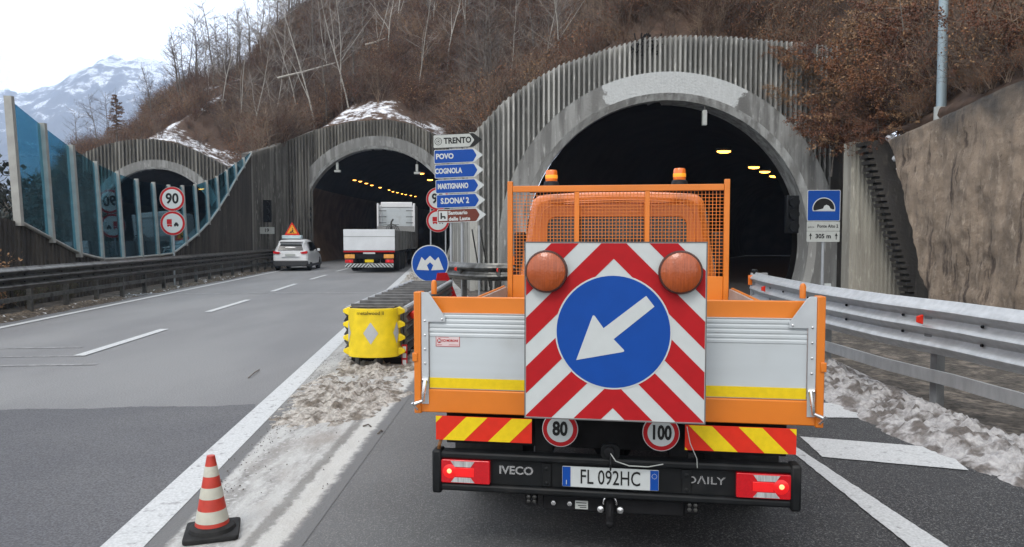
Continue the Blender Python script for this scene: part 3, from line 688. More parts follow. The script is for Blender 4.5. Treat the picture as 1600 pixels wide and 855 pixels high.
def H(x, y):
    sh = x.shape; x = x.ravel(); y = y.ravel(); out = np.empty_like(x)
    idx = np.arange(0, len(S), 2)
    for i in range(0, len(x), 20000):
        d = np.hypot(x[i:i + 20000, None] - FX[None, idx], y[i:i + 20000, None] - FY[None, idx])
        g_ = FZ[idx] + .52 * np.minimum(d, terr[idx]) + .92 * np.maximum(0, d - terr[idx])
        out[i:i + 20000] = g_.min(1)
    uu_ = 800 + FPX * x / np.maximum(y, 5)
    vs_ = np.interp(uu_, [-400, 40, 90, 118, 135, 165, 215, 232, 250, 315, 385, 420, 455, 490, 560, 700, 900], [520, 380, 300, 262, 250, 245, 226, 195, 178, 145, 128, 100, 62, 36, 8, -90, -400])
    cap = 1.8 + (370 - vs_) / FPX * np.minimum(y, 130)
    cap = np.where(x > 6, 60, cap)
    k = 1.0; out = -k * np.log(np.exp(-out / k) + np.exp(-cap / k))
    out = out + (fbm(x * .25, y * .25, 4) - .5) * 1.6 * np.clip((out - 8) / 8, 0, 1)
    return out.reshape(sh)
nt_ = 64; T = 110 * (np.linspace(0, 1, nt_)) ** 1.8
TX = FX[:, None] + DX[:, None] * T; TY = FY[:, None] + DY[:, None] * T; TZ = H(TX, TY)
TZ[:, 0] = np.minimum(TZ[:, 0], FZ) - .05
rw_ = ((FX > 9.9) & (FY < 19.5)).astype(float)[:, None]      # the slope's edge runs down behind the wall's crest
TX = np.c_[TX[:, :1] + .7 * rw_, TX + .25 * rw_]; TY = np.c_[TY[:, :1], TY]; TZ = np.c_[TZ[:, :1] - .9 * rw_, TZ]
def terrain_mat():
    m = bpy.data.materials.new('forest_floor'); m.use_nodes = True; t = m.node_tree; b = t.nodes['Principled BSDF']; L = t.links.new
    b.inputs['Roughness'].default_value = .95; tc = t.nodes.new('ShaderNodeTexCoord'); ge = t.nodes.new('ShaderNodeNewGeometry'); sx = t.nodes.new('ShaderNodeSeparateXYZ')
    L(ge.outputs['Normal'], sx.inputs[0])
    n = t.nodes.new('ShaderNodeTexNoise'); n.inputs['Scale'].default_value = 1.5; n.inputs['Detail'].default_value = 9; n.inputs['Roughness'].default_value = .7; L(tc.outputs['Object'], n.inputs['Vector'])
    ad = t.nodes.new('ShaderNodeMath'); ad.operation = 'MULTIPLY_ADD'; L(n.outputs['Fac'], ad.inputs[0]); ad.inputs[1].default_value = .55; L(sx.outputs['Z'], ad.inputs[2])
    px = t.nodes.new('ShaderNodeSeparateXYZ'); L(tc.outputs['Object'], px.inputs[0]); xr = t.nodes.new('ShaderNodeMapRange'); xr.inputs['From Min'].default_value = 0; xr.inputs['From Max'].default_value = 3; xr.inputs['To Min'].default_value = 1; xr.inputs['To Max'].default_value = 0; L(px.outputs['X'], xr.inputs['Value'])
    r = t.nodes.new('ShaderNodeMapRange'); r.inputs['From Min'].default_value = 1.14; r.inputs['From Max'].default_value = 1.21; L(ad.outputs[0], r.inputs['Value']); L(xr.outputs['Result'], r.inputs['To Max'])
    n2 = t.nodes.new('ShaderNodeTexNoise'); n2.inputs['Scale'].default_value = 5; n2.inputs['Detail'].default_value = 8; L(tc.outputs['Object'], n2.inputs['Vector'])
    c = t.nodes.new('ShaderNodeMixRGB'); L(n2.outputs['Fac'], c.inputs[0]); c.inputs[1].default_value = (.025, .016, .011, 1); c.inputs[2].default_value = (.12, .07, .045, 1)
    mx = t.nodes.new('ShaderNodeMixRGB'); L(r.outputs['Result'], mx.inputs[0]); L(c.outputs[0], mx.inputs[1]); mx.inputs[2].default_value = (.72, .74, .78, 1)
    L(mx.outputs[0], b.inputs['Base Color']); return m
M_floor = terrain_mat()
to = grid_obj('hillside', TX, TY, TZ, M_floor); struct(to)
def terr_pt(s, t):
    x = np.interp(s, S, FX) + np.interp(s, S, DX) * t; y = np.interp(s, S, FY) + np.interp(s, S, DY) * t
    return x, y

# ------------------------------------------------------------------ far snowy mountain
nu, nr = 340, 110
uu = np.linspace(-420, 760, nu)
ridge = np.interp(uu, [-420, -200, 0, 70, 100, 130, 150, 178, 196, 224, 252, 281, 310, 345, 420, 560, 760], [190, 160, 142, 141, 131, 113, 102, 87, 91, 93, 95, 107, 120, 118, 150, 200, 260])
YD = 2700.0
az_ = (uu - 800) / FPX
rz = np.array([P(800, v, YD).z for v in ridge])
tt = np.linspace(0, 1, nr)
MX = np.empty((nu, nr)); MY = np.empty((nu, nr)); MZ = np.empty((nu, nr))
for j, t in enumerate(tt):
    Yj = YD - 1150 * t
    MY[:, j] = Yj; MX[:, j] = az_ * YD * (1 - .15 * t)
    MZ[:, j] = rz * (1 - t) ** 1.05
rg = np.abs(fbm(MX / 260 + 3, MY / 260, 6) - .5) * 2
amp = 150 * np.sin(np.pi * np.clip(tt * 1.0 + .0, 0, 1))[None, :] ** .8
MZ = MZ + (.22 - rg) * amp + (fbm(MX / 45, MY / 45, 5) - .5) * 34 + (vnoise(MX / 14, MY / 14) - .5) * 9
MZ = np.maximum(MZ, -5); MZ[:, -1] = -5
bk = np.full((nu, 1), -5.0)
MX = np.c_[MX[:, :1], MX]; MY = np.c_[MY[:, :1] + 600, MY]; MZ = np.c_[bk, MZ]
def mountain_mat():
    m = bpy.data.materials.new('mountain_rock_snow'); m.use_nodes = True; t = m.node_tree; b = t.nodes['Principled BSDF']; L = t.links.new
    b.inputs['Roughness'].default_value = .95; tc = t.nodes.new('ShaderNodeTexCoord'); ge = t.nodes.new('ShaderNodeNewGeometry')
    sx = t.nodes.new('ShaderNodeSeparateXYZ'); L(ge.outputs['Normal'], sx.inputs[0]); sp = t.nodes.new('ShaderNodeSeparateXYZ'); L(tc.outputs['Object'], sp.inputs[0])
    n = t.nodes.new('ShaderNodeTexNoise'); n.inputs['Scale'].default_value = .017; n.inputs['Detail'].default_value = 12; n.inputs['Roughness'].default_value = .78; L(tc.outputs['Object'], n.inputs['Vector'])
    h = t.nodes.new('ShaderNodeMapRange'); h.inputs['From Min'].default_value = 100; h.inputs['From Max'].default_value = 700; h.inputs['To Min'].default_value = -.10; h.inputs['To Max'].default_value = .12; L(sp.outputs['Z'], h.inputs['Value'])
    s = t.nodes.new('ShaderNodeMath'); s.operation = 'ADD'; L(n.outputs['Fac'], s.inputs[0]); L(h.outputs['Result'], s.inputs[1])
    s2 = t.nodes.new('ShaderNodeMath'); s2.operation = 'MULTIPLY_ADD'; L(sx.outputs['Z'], s2.inputs[0]); s2.inputs[1].default_value = .15; L(s.outputs[0], s2.inputs[2])
    r = t.nodes.new('ShaderNodeMapRange'); r.inputs['From Min'].default_value = .665; r.inputs['From Max'].default_value = .73; L(s2.outputs[0], r.inputs['Value'])
    c = t.nodes.new('ShaderNodeMixRGB'); c.inputs[1].default_value = (.05, .05, .045, 1); c.inputs[2].default_value = (.16, .15, .14, 1)
    n2 = t.nodes.new('ShaderNodeTexNoise'); n2.inputs['Scale'].default_value = .03; n2.inputs['Detail'].default_value = 8; L(tc.outputs['Object'], n2.inputs['Vector']); L(n2.outputs['Fac'], c.inputs[0])
    mx = t.nodes.new('ShaderNodeMixRGB'); L(r.outputs['Result'], mx.inputs[0]); L(c.outputs[0], mx.inputs[1]); mx.inputs[2].default_value = (.85, .87, .9, 1)
    L(mx.outputs[0], b.inputs['Base Color']); return m
struct(grid_obj('mountain', MX, MY, MZ, mountain_mat()))
HAZE = True
if HAZE:
    hz = MB().box(-3400, 1400, -40, 3500, -1.2, 900).build('haze', [], smooth=False, recalc=True)
    m = bpy.data.materials.new('haze_air'); m.use_nodes = True; t = m.node_tree
    for n in list(t.nodes):
        if n.type == 'BSDF_PRINCIPLED': t.nodes.remove(n)
    out = [n for n in t.nodes if n.type == 'OUTPUT_MATERIAL'][0]
    pv = t.nodes.new('ShaderNodeVolumePrincipled'); pv.inputs['Density'].default_value = .00033; pv.inputs['Color'].default_value = (.62, .76, 1, 1); pv.inputs['Anisotropy'].default_value = 0
    t.links.new(pv.outputs[0], out.inputs['Volume']); hz.data.materials.clear(); hz.data.materials.append(m); hz['kind'] = 'stuff'; hz['label'] = 'pale blue winter haze in the valley air'
# ------------------------------------------------------------------ vegetation
def cone_tris(V, Fc, p, d, L_, r, rng, nseg=1, bend=.0, n=3):
    """tapered twig as triangles; returns tip"""
    pts = [np.array(p)]; dd = np.array(d, float)
    for i in range(nseg):
        dd = dd + rng.normal(0, bend, 3); dd /= np.linalg.norm(dd); pts.append(pts[-1] + dd * L_ / nseg)
    up = np.array([0, 0, 1.]) if abs(dd[2]) < .9 else np.array([1., 0, 0])
    a = np.cross(dd, up); a /= np.linalg.norm(a); b = np.cross(a, dd); o = len(V)
    for i, q in enumerate(pts):
        rr = r * (1 - .85 * i / nseg)
        for k in range(n):
            t = 2 * math.pi * k / n; V.append(q + (a * math.cos(t) + b * math.sin(t)) * rr)
    for i in range(nseg):
        for k in range(n):
            k2 = (k + 1) % n; x0, x1, x2, x3 = o + i * n + k, o + i * n + k2, o + (i + 1) * n + k2, o + (i + 1) * n + k
            Fc.append((x0, x1, x2)); Fc.append((x0, x2, x3))
    return pts
def leaf(V, Fc, p, s, rng):
    a = rng.normal(0, 1, 3); a /= np.linalg.norm(a); b = rng.normal(0, 1, 3); b -= a * (a @ b); b /= np.linalg.norm(b); o = len(V)
    V += [p, p + a * s * .5 + b * s * .3, p + a * s, p + a * s * .5 - b * s * .3]; Fc += [(o, o + 1, o + 2), (o, o + 2, o + 3)]
def bush_tpl(seed, h, leaves=0, stems=7, twigs=9, spread=.75, rt=.012, leafs=.09):
    rng = np.random.RandomState(seed); V, Fc = [], []; n_leafstart = 0; LV, LF = [], []
    for i in range(stems):
        a = rng.rand() * 6.28; sp = rng.rand() * spread
        d = np.array([math.cos(a) * sp, math.sin(a) * sp, 1.0]); d /= np.linalg.norm(d)
        L_ = h * (.6 + .4 * rng.rand())
        pts = cone_tris(V, Fc, (rng.normal(0, .15), rng.normal(0, .15), -.2), d, L_, rt * 2.2, rng, 4, .12)
        for k in range(twigs):
            q = 1 + rng.randint(3); f_ = rng.rand(); p_ = pts[q] * (1 - f_) + pts[q + 1] * f_
            d2 = d * .6 + rng.normal(0, .55, 3); d2[2] = abs(d2[2]) * .8 + .15; d2 /= np.linalg.norm(d2)
            tp = cone_tris(V, Fc, p_, d2, h * .16 + h * .28 * rng.rand(), rt, rng, 2, .2)
            for m_ in range(2):
                f2 = rng.rand(); pp = tp[1] * (1 - f2) + tp[2] * f2; d3 = d2 + rng.normal(0, .5, 3); d3 /= np.linalg.norm(d3)
                cone_tris(V, Fc, pp, d3, h * .14, rt * .6, rng, 1, 0)
            if leaves:
                for m_ in range(leaves):
                    f2 = rng.rand() * 2; j = int(min(1, f2)); pp = tp[j] * (1 - (f2 - j)) + tp[j + 1] * (f2 - j) + rng.normal(0, h * .04, 3)
                    leaf(LV, LF, pp, leafs * (.6 + .8 * rng.rand()), rng)
    nt1 = len(Fc); V = V + LV; Fc = Fc + [tuple(i + len(V) - len(LV) for i in f) for f in LF]
    return np.array(V), np.array(Fc), nt1
twig_cols = [(.062, .045, .035), (.125, .090, .068), (.078, .040, .026), (.18, .128, .09)]
M_tw = [mat('twig_%s' % n, c, .9, var=.3, vs=2) for n, c in zip(('dark', 'grey', 'red', 'tan'), twig_cols)]
leaf_cols = [(.20, .085, .036), (.13, .052, .027), (.26, .15, .075)]
M_lf = [mat('dead_leaf_%s' % n, c, .85, var=.35, vs=3) for n, c in zip(('rust', 'brown', 'tan'), leaf_cols)]
ALLM = M_tw + M_lf
def bake(name, inst, tpls, label, kind='stuff'):
    Vs, Fs, Ms = [], [], []; off = 0
    for (x, y, z, s, a, k, mt, ml) in inst:
        V, Fc, n1 = tpls[k]; c, q = math.cos(a), math.sin(a)
        W = np.empty_like(V); W[:, 0] = (V[:, 0] * c - V[:, 1] * q) * s + x; W[:, 1] = (V[:, 0] * q + V[:, 1] * c) * s + y; W[:, 2] = V[:, 2] * s + z
        Vs.append(W); Fs.append(Fc + off); off += len(V); mm = np.full(len(Fc), mt); mm[n1:] = ml; Ms.append(mm)
    o = raw_mesh(name, np.concatenate(Vs), np.concatenate(Fs), ALLM, np.concatenate(Ms)); o['kind'] = kind; tag(o, label); return o
rng = np.random.RandomState(11)
tp = [bush_tpl(1, 3.0), bush_tpl(2, 3.4, stems=8), bush_tpl(3, 2.4, stems=6, spread=1.1), bush_tpl(4, 2.6, leaves=5), bush_tpl(5, 3.0, leaves=4, stems=8), bush_tpl(6, 3.2, stems=9, spread=.5)]
N_B = 5200
s_ = rng.rand(N_B * 3) * seg[-1]; t_ = 75 * rng.rand(N_B * 3) ** 1.35
bx, by = terr_pt(s_, t_)
dist = np.hypot(bx, by); keep = rng.rand(len(bx)) < np.clip(50 / dist, 0.25, 1)
az1 = bx / np.maximum(by, 1); keep &= (by > 3) & (az1 < .78) & (az1 > -.72)
keep &= ~((np.abs(az1 - .5895) < .035) & (by < 18.6)); tl = np.interp(s_, S, terr); keep &= (t_ > .4) & ((t_ > tl * .95) | (rng.rand(len(bx)) < .06))
bx, by, t_ = bx[keep][:N_B], by[keep][:N_B], t_[keep][:N_B]; bz = H(bx, by)
ex_s = np.r_[seg[24] + rng.rand(700) * (seg[33] - seg[24]), seg[24] + rng.rand(160) * (seg[33] - seg[24]), seg[33] + rng.rand(420) * (seg[-3] - seg[33]), seg[2] + rng.rand(60) * (seg[10] - seg[2])]; ex_t = .15 + 5.5 * rng.rand(len(ex_s)) ** 1.4; ex_t[:700] = 1.5 + 20 * rng.rand(700)
ex, ey = terr_pt(ex_s, ex_t); k_ = (ey > 6) & ~((np.abs(ex / ey - .5895) < .03) & (ey < 18.6)); ex, ey = ex[k_], ey[k_]
n_main = len(bx); bx, by = np.r_[bx, ex], np.r_[by, ey]; bz = H(bx, by)
patch_n = fbm(bx * .12 + 9, by * .12, 3); inst = []
for i in range(len(bx)):
    right = bx[i] / by[i] > .28
    leafy = (patch_n[i] > .47) or right or rng.rand() < .3
    k = rng.choice([3, 4]) if leafy else rng.choice([0, 1, 2, 5])
    near = math.hypot(bx[i], by[i])
    inst.append((bx[i], by[i], bz[i], (.55 + .6 * rng.rand()) * (1.0 if near > 35 else .75) * (1 if i < n_main else (.8 if i < n_main + 690 else .45)), rng.rand() * 6.28, k, rng.choice([0, 1, 1, 2, 3]), 4 + rng.choice([0, 1, 1, 2]) if not right else 4 + rng.choice([0, 0, 1, 2])))
bake('brushwood', inst, tp, 'dense bare brown brushwood with dead leaves covering the hillside above the tunnels')

def tree_tpl(seed, h, spread=.5, r0=.12, white=False, twigr=.012, levels=3, leafn=0, tb=.045, nfork=0):
    rng = np.random.RandomState(seed); TV, TF, CV, CF = [], [], [], []
    d = np.array([rng.normal(0, .06), rng.normal(0, .06), 1]); pts = cone_tris(TV, TF, (0, 0, -.3), d, h, r0, rng, 9, tb, n=6)
    for q_ in range(nfork):
        j = 2 + q_ * 2 + rng.randint(2); d3 = np.array([rng.choice([-1, 1]) * .28, rng.normal(0, .3), 1.]); d3 /= np.linalg.norm(d3); cone_tris(TV, TF, pts[j], d3, h * .38, r0 * .55, rng, 6, .08, n=5)
    def br(p, d, L_, r, lv):
        q = cone_tris(CV, CF, p, d, L_, r, rng, 3, .13)
        if lv == 0: return
        for k in range(5 if lv > 1 else 5):
            i = rng.randint(3); f_ = rng.rand(); pp = q[i] * (1 - f_) + q[i + 1] * f_
            d2 = d + rng.normal(0, .5, 3); d2[2] += .22; d2 /= np.linalg.norm(d2); br(pp, d2, L_ * (.35 + .25 * rng.rand()), r * .5, lv - 1)
        if leafn:
            for _ in range(leafn): leaf(CV, CF, q[rng.randint(1, 4)] + rng.normal(0, .15, 3), .10, rng)
    nb = 18
    for i in range(nb):
        f_ = .28 + .7 * i / nb; j = min(8, int(f_ * 9)); g_ = f_ * 9 - j; p_ = pts[j] * (1 - g_) + pts[j + 1] * g_
        a = rng.rand() * 6.28; el_ = .5 + .6 * rng.rand(); d2 = np.array([math.cos(a), math.sin(a), el_]) ; d2[:2] *= spread * 2; d2 /= np.linalg.norm(d2)
        br(p_, d2, h * (.30 - .2 * (f_ - .28)) * (.7 + .5 * rng.rand()), max(twigr * 1.6, r0 * .28), 2)
    return (np.array(TV), np.array(TF)), (np.array(CV), np.array(CF))
M_bark = mat('grey_bark', (.12, .105, .09), .9, var=.3, vs=4); M_birch = mat('birch_bark', (.38, .36, .32), .8, var=.2, vs=6, stretch=(1, 1, 3), col2=(.08, .07, .06), c2s=5, c2amt=(.6, .68), c2stretch=(1, 1, 4))
M_birch_c = mat('birch_twigs', (.26, .235, .21), .9, var=.25, vs=2); M_twc = mat('crown_twigs', (.13, .105, .09), .9, var=.25, vs=2)
def make_tree(name, label, cat, group, tpl, mtrunk, mcrown):
    root = thing(name, label, cat, group=group)
    (tv, tf), (cv, cf) = tpl
    raw_mesh('trunk', tv, tf, [mtrunk], smooth=True, parent=root); raw_mesh('crown', cv, cf, [mcrown], parent=root)
    return root
gt = 'bare trees on the hillside above the tunnels'
protos = [make_tree('bare_tree', 'leafless grey brown tree among the brushwood on the hillside', 'tree', gt, tree_tpl(20 + i, 8 + i, spread=.45 + .1 * i), M_bark, M_twc) for i in range(4)]
used = set(); cnt = 0
def place(protos, x, y, rz, sc, sink=.1):
    k = rnd.randrange(len(protos)); pr_ = protos[k]
    if k in used and protos is protos_cur: o = copy_tree(pr_)
    else: o = pr_; used.add(k)
    o.location = (x, y, float(H(np.array([x]), np.array([y]))[0]) - sink); o.rotation_euler = (rnd.gauss(0, .06), rnd.gauss(0, .06), rz); o.scale = (sc, sc, sc); return o
protos_cur = protos
r2 = np.random.RandomState(5); n_t = 0
# ridge trees seen against the sky, then trees spread over the slope
for i in range(40):
    u = 285 + (i / 40) ** 1.1 * 280 + r2.normal(0, 6); Y = 74 + r2.rand() * 22; x = (u - 800) / FPX * Y
    place(protos, x, Y, r2.rand() * 6.28, .62 + .4 * r2.rand()); n_t += 1
for i in range(400):
    s = r2.rand() * seg[-6]; t = 4 + 60 * r2.rand() ** 1.3; x, y = terr_pt(s, t)
    if t < np.interp(s, S, terr) + 1 or abs(x / y) > .72: continue
    place(protos, float(x), float(y), r2.rand() * 6.28, .55 + .4 * r2.rand()); n_t += 1
    if n_t > 125: break
used.clear()
gb_ = 'white birches on the hillside above the middle tunnel'
bp_ = [make_tree('birch_tree', 'slender white barked bare birch on the slope above the middle tunnel', 'tree', gb_, tree_tpl(40 + i, 13, spread=.4, r0=.07, tb=.06, nfork=1), M_birch, M_birch_c) for i in range(3)]
protos_cur = bp_
for u, Y, sc in ((548, 55, 1.0), (495, 55, 1.0), (537, 56, .95), (398, 66, .8), (378, 68, .85), (352, 70, .75), (330, 72, .7), (655, 57, .7), (1120, 30, .5), (872, 42, .7), (700, 60, .8), (610, 64, .8), (430, 62, .75), (1010, 36, .5), (470, 68, .9), (520, 72, .9), (585, 70, .8), (625, 76, .9), (680, 68, .8), (730, 62, .7), (450, 76, .8), (790, 52, .7), (845, 46, .6), (415, 78, .7)):
    x = (u - 800) / FPX * Y; o = place(bp_, x, Y, r2.rand() * 6.28, sc); 
# small larch by the far-left portal
V, Fc = [], []; rg_ = np.random.RandomState(4)
for i in range(60):
    z = .6 + 3.6 * i / 60; a = rg_.rand() * 6.28; L_ = 1.2 * (1 - z / 4.6) + .15
    q = cone_tris(V, Fc, (0, 0, z), (math.cos(a), math.sin(a), -.05), L_, .03, rg_, 2, .1)
    for k in range(30):
        f_ = rg_.rand(); p_ = q[0] * (1 - f_) + q[2] * f_; leaf(V, Fc, p_, .13, rg_)
lt = thing('larch_tree', 'small rust brown conifer standing on the far left portal', 'tree', tuple(P(183, 222, 66)))
TV, TF = [], []; cone_tris(TV, TF, (0, 0, -1), (0, 0, 1), 5.6, .07, rg_, 4, 0, n=6)
raw_mesh('trunk', np.array(TV), np.array(TF), [M_bark], parent=lt); raw_mesh('crown', np.array(V), np.array(Fc), [mat('larch', (.16, .10, .07), .9, var=.3, vs=4)], parent=lt)
# beeches with dead leaves overhanging the right wall and the near facade
def beech_tpl(seed, R_=2.2):
    rng = np.random.RandomState(seed); V, Fc, LV, LF = [], [], [], []
    for i in range(16):
        a = rng.rand() * 6.28; d = np.array([math.cos(a), math.sin(a), .55 * rng.rand() + .05]); d /= np.linalg.norm(d)
        q = cone_tris(V, Fc, (0, 0, .3 + 2.4 * rng.rand()), d, R_ * (.6 + .5 * rng.rand()), .03, rng, 4, .14)
        for k in range(11):
            j = rng.randint(4); f_ = rng.rand(); p_ = q[j] * (1 - f_) + q[j + 1] * f_; d2 = d + rng.normal(0, .55, 3); d2[2] -= .1; d2 /= np.linalg.norm(d2)
            tp_ = cone_tris(V, Fc, p_, d2, .3 + .6 * rng.rand(), .008, rng, 2, .15)
            for m_ in range(22):
                f2 = rng.rand() * 2; jj = int(min(1, f2)); pp = tp_[jj] * (1 - (f2 - jj)) + tp_[jj + 1] * (f2 - jj) + rng.normal(0, .045, 3); leaf(LV, LF, pp, .055 + .06 * rng.rand(), rng)
    TV, TF = [], []; cone_tris(TV, TF, (0, 0, -.4), (0, 0, 1), 3.4, .06, rng, 4, .05, n=6)
    return (np.array(TV), np.array(TF)), (np.array(V), np.array(Fc)), (np.array(LV), np.array(LF))
gbe = 'rust leaved beeches over the right wall'; beeches = []
for i in range(3):
    root = thing('beech_tree', 'low beech holding rust brown dead leaves above the right retaining wall', 'tree', group=gbe); a, b, c = beech_tpl(60 + i)
    raw_mesh('trunk', *a, [M_bark], parent=root); cr = raw_mesh('crown', *b, [M_tw[1]], parent=root); raw_mesh('foliage', *c, [M_lf[i % 3]], parent=cr); beeches.append(root)
first = [True] * 3
for i, (u, v, Y, s) in enumerate(((1290, 150, 24.0, .8), (1320, 210, 22.8, .75), (1345, 170, 22.8, .9), (1385, 180, 20.9, .8), (1410, 175, 20.5, .7), (1330, 110, 24.5, .9), (1400, 110, 22, .9), (1440, 130, 21.6, .8), (1520, 130, 20.4, .6),
                     (1560, 110, 18.8, .7), (1600, 80, 16, .7), (1480, 70, 23, .9), (1570, 50, 20.5, .8), (1420, 60, 22, .95), (1360, 70, 25, .9), (1270, 190, 23.6, .55), (1300, 225, 22.6, .5), (1250, 120, 24.3, .45), (1375, 215, 20.6, .5), (1350, 222, 21.0, .45), (1440, 175, 19.6, .45), (1232, 92, 24.2, .33), (1275, 95, 24.1, .5), (1215, 150, 24.0, .25))):
    k = i % 3; o = beeches[k] if first[k] else copy_tree(beeches[k]); first[k] = False
    o.location = P(u, v, Y) - Vector((0, 0, 1.6 * s)); o.rotation_euler = (rnd.gauss(0, .15), rnd.gauss(0, .15), rnd.random() * 6.28); o.scale = (s, s, s)
# shrubs at the far left by the rail, hanging tuft on the facade
def shrub(name, label, x, y, z, tpl, ms, s=1.0, flip=False):
    V, Fc, n1 = tpl; root = thing(name, label, 'shrub', (x, y, z)); W = V * s
    if flip: W = W * np.array([1, .5, -1])
    st = Fc[:n1]; raw_mesh('stem', W, st, [ms[0]], parent=root)
    if len(Fc) > n1: raw_mesh('foliage', W, Fc[n1:], [ms[1]], parent=root)
    return root
M_green = mat('dull_green_leaf', (.06, .065, .03), .8, var=.4, vs=4)
lt_ = [bush_tpl(70 + i, 1.6, leaves=14, stems=8, twigs=10, spread=.9, rt=.008, leafs=.07) for i in range(3)]
for i, (x, y) in enumerate(((WX(16) + .45, 15.2), (WX(17.5) + .5, 16.9), (WX(19) + .5, 18.6), (WX(14) + .2, 13.5), (WX(21) + .45, 20.6))):
    sc = (1.0, .9, .7, 1.0, .45)[i]
    shrub('shrub', ('dull green brown shrub against the dark wall below the first glass pane', 'olive leaved shrub behind the left guardrail left of the second glass post', 'low scrubby bush behind the left guardrail under the second glass pane',
                    'leafy shrub at the left frame edge behind the guardrail', 'tiny dry bush at the dark wall foot farther along the left guardrail')[i], x, y, 0, lt_[i % 3], (M_tw[1], (M_green, M_lf[2])[i % 2]), sc)
for i, (u, Y, s) in enumerate(((5, 24, 1.5), (-25, 26, 2.0))):
    x = (u - 800) / FPX * Y; shrub('evergreen_tree', ('dark evergreen treetop left of the first glass post', 'dark evergreen just outside the left frame edge')[i], x, Y, 0, bush_tpl(80 + i, 2.3, leaves=30, stems=12, twigs=12, spread=.5, leafs=.12), (M_bark, mat('dark_needles', (.025, .032, .028), .8, var=.4)), s)['category'] = 'tree'
p = P(1008, 72, 24.45); shrub('hanging_plant', 'dark withered tuft hanging on the near facade above the arch', p.x, p.y, p.z + .2, bush_tpl(90, .7, leaves=3, stems=8, twigs=6, rt=.012, leafs=.08), (M_dark, M_dark), 1.0, True)['category'] = 'plant'

# dark conifers beyond the opposite carriageway, seen through the glass
def conifer_tpl(seed, h=8.0, wd=1.9):
    rg = np.random.RandomState(seed); V, Fc = [], []
    for i in range(120):
        f = i / 120; z = .5 + (h - .6) * f; a = rg.rand() * 6.28; L_ = wd * (1 - f) ** .8 * (.75 + .4 * rg.rand()) + .12
        q = cone_tris(V, Fc, (0, 0, z), (math.cos(a), math.sin(a), -.18), L_, .03, rg, 2, .08)
        for k in range(int(10 + 46 * (1 - f))):
            t = rg.rand() ** .7; p_ = q[0] * (1 - t) + q[2] * t + rg.normal(0, .06, 3); leaf(V, Fc, p_, .30, rg)
    TV, TF = [], []; cone_tris(TV, TF, (0, 0, -.5), (0, 0, 1), h + .4, .13, rg, 4, 0, n=6)
    return (np.array(TV), np.array(TF)), (np.array(V), np.array(Fc))
M_ndl = mat('conifer_needles', (.022, .032, .026), .85, var=.4, vs=3)
con = [make_tree('spruce_tree', 'dark spruce beyond the opposite carriageway seen through the blue glass', 'tree', 'dark spruces behind the glass barrier', conifer_tpl(90 + i), M_bark, M_ndl) for i in range(2)]
for i, (u, v, Y) in enumerate(((36, 318, 47), (58, 270, 50), (78, 300, 46), (96, 262, 52), (118, 244, 53), (70, 285, 56), (108, 275, 47), (136, 262, 51), (20, 335, 50), (150, 285, 54), (128, 290, 45), (50, 320, 43), (88, 315, 43), (4, 300, 55))):
    o = con[i % 2] if i < 2 else copy_tree(con[i % 2]); p = P(u, v, Y); s = p.z / 8.3; o.location = (p.x, Y, 0); o.scale = (s * .95, s * .95, s); o.rotation_euler = (0, 0, i * 1.7)
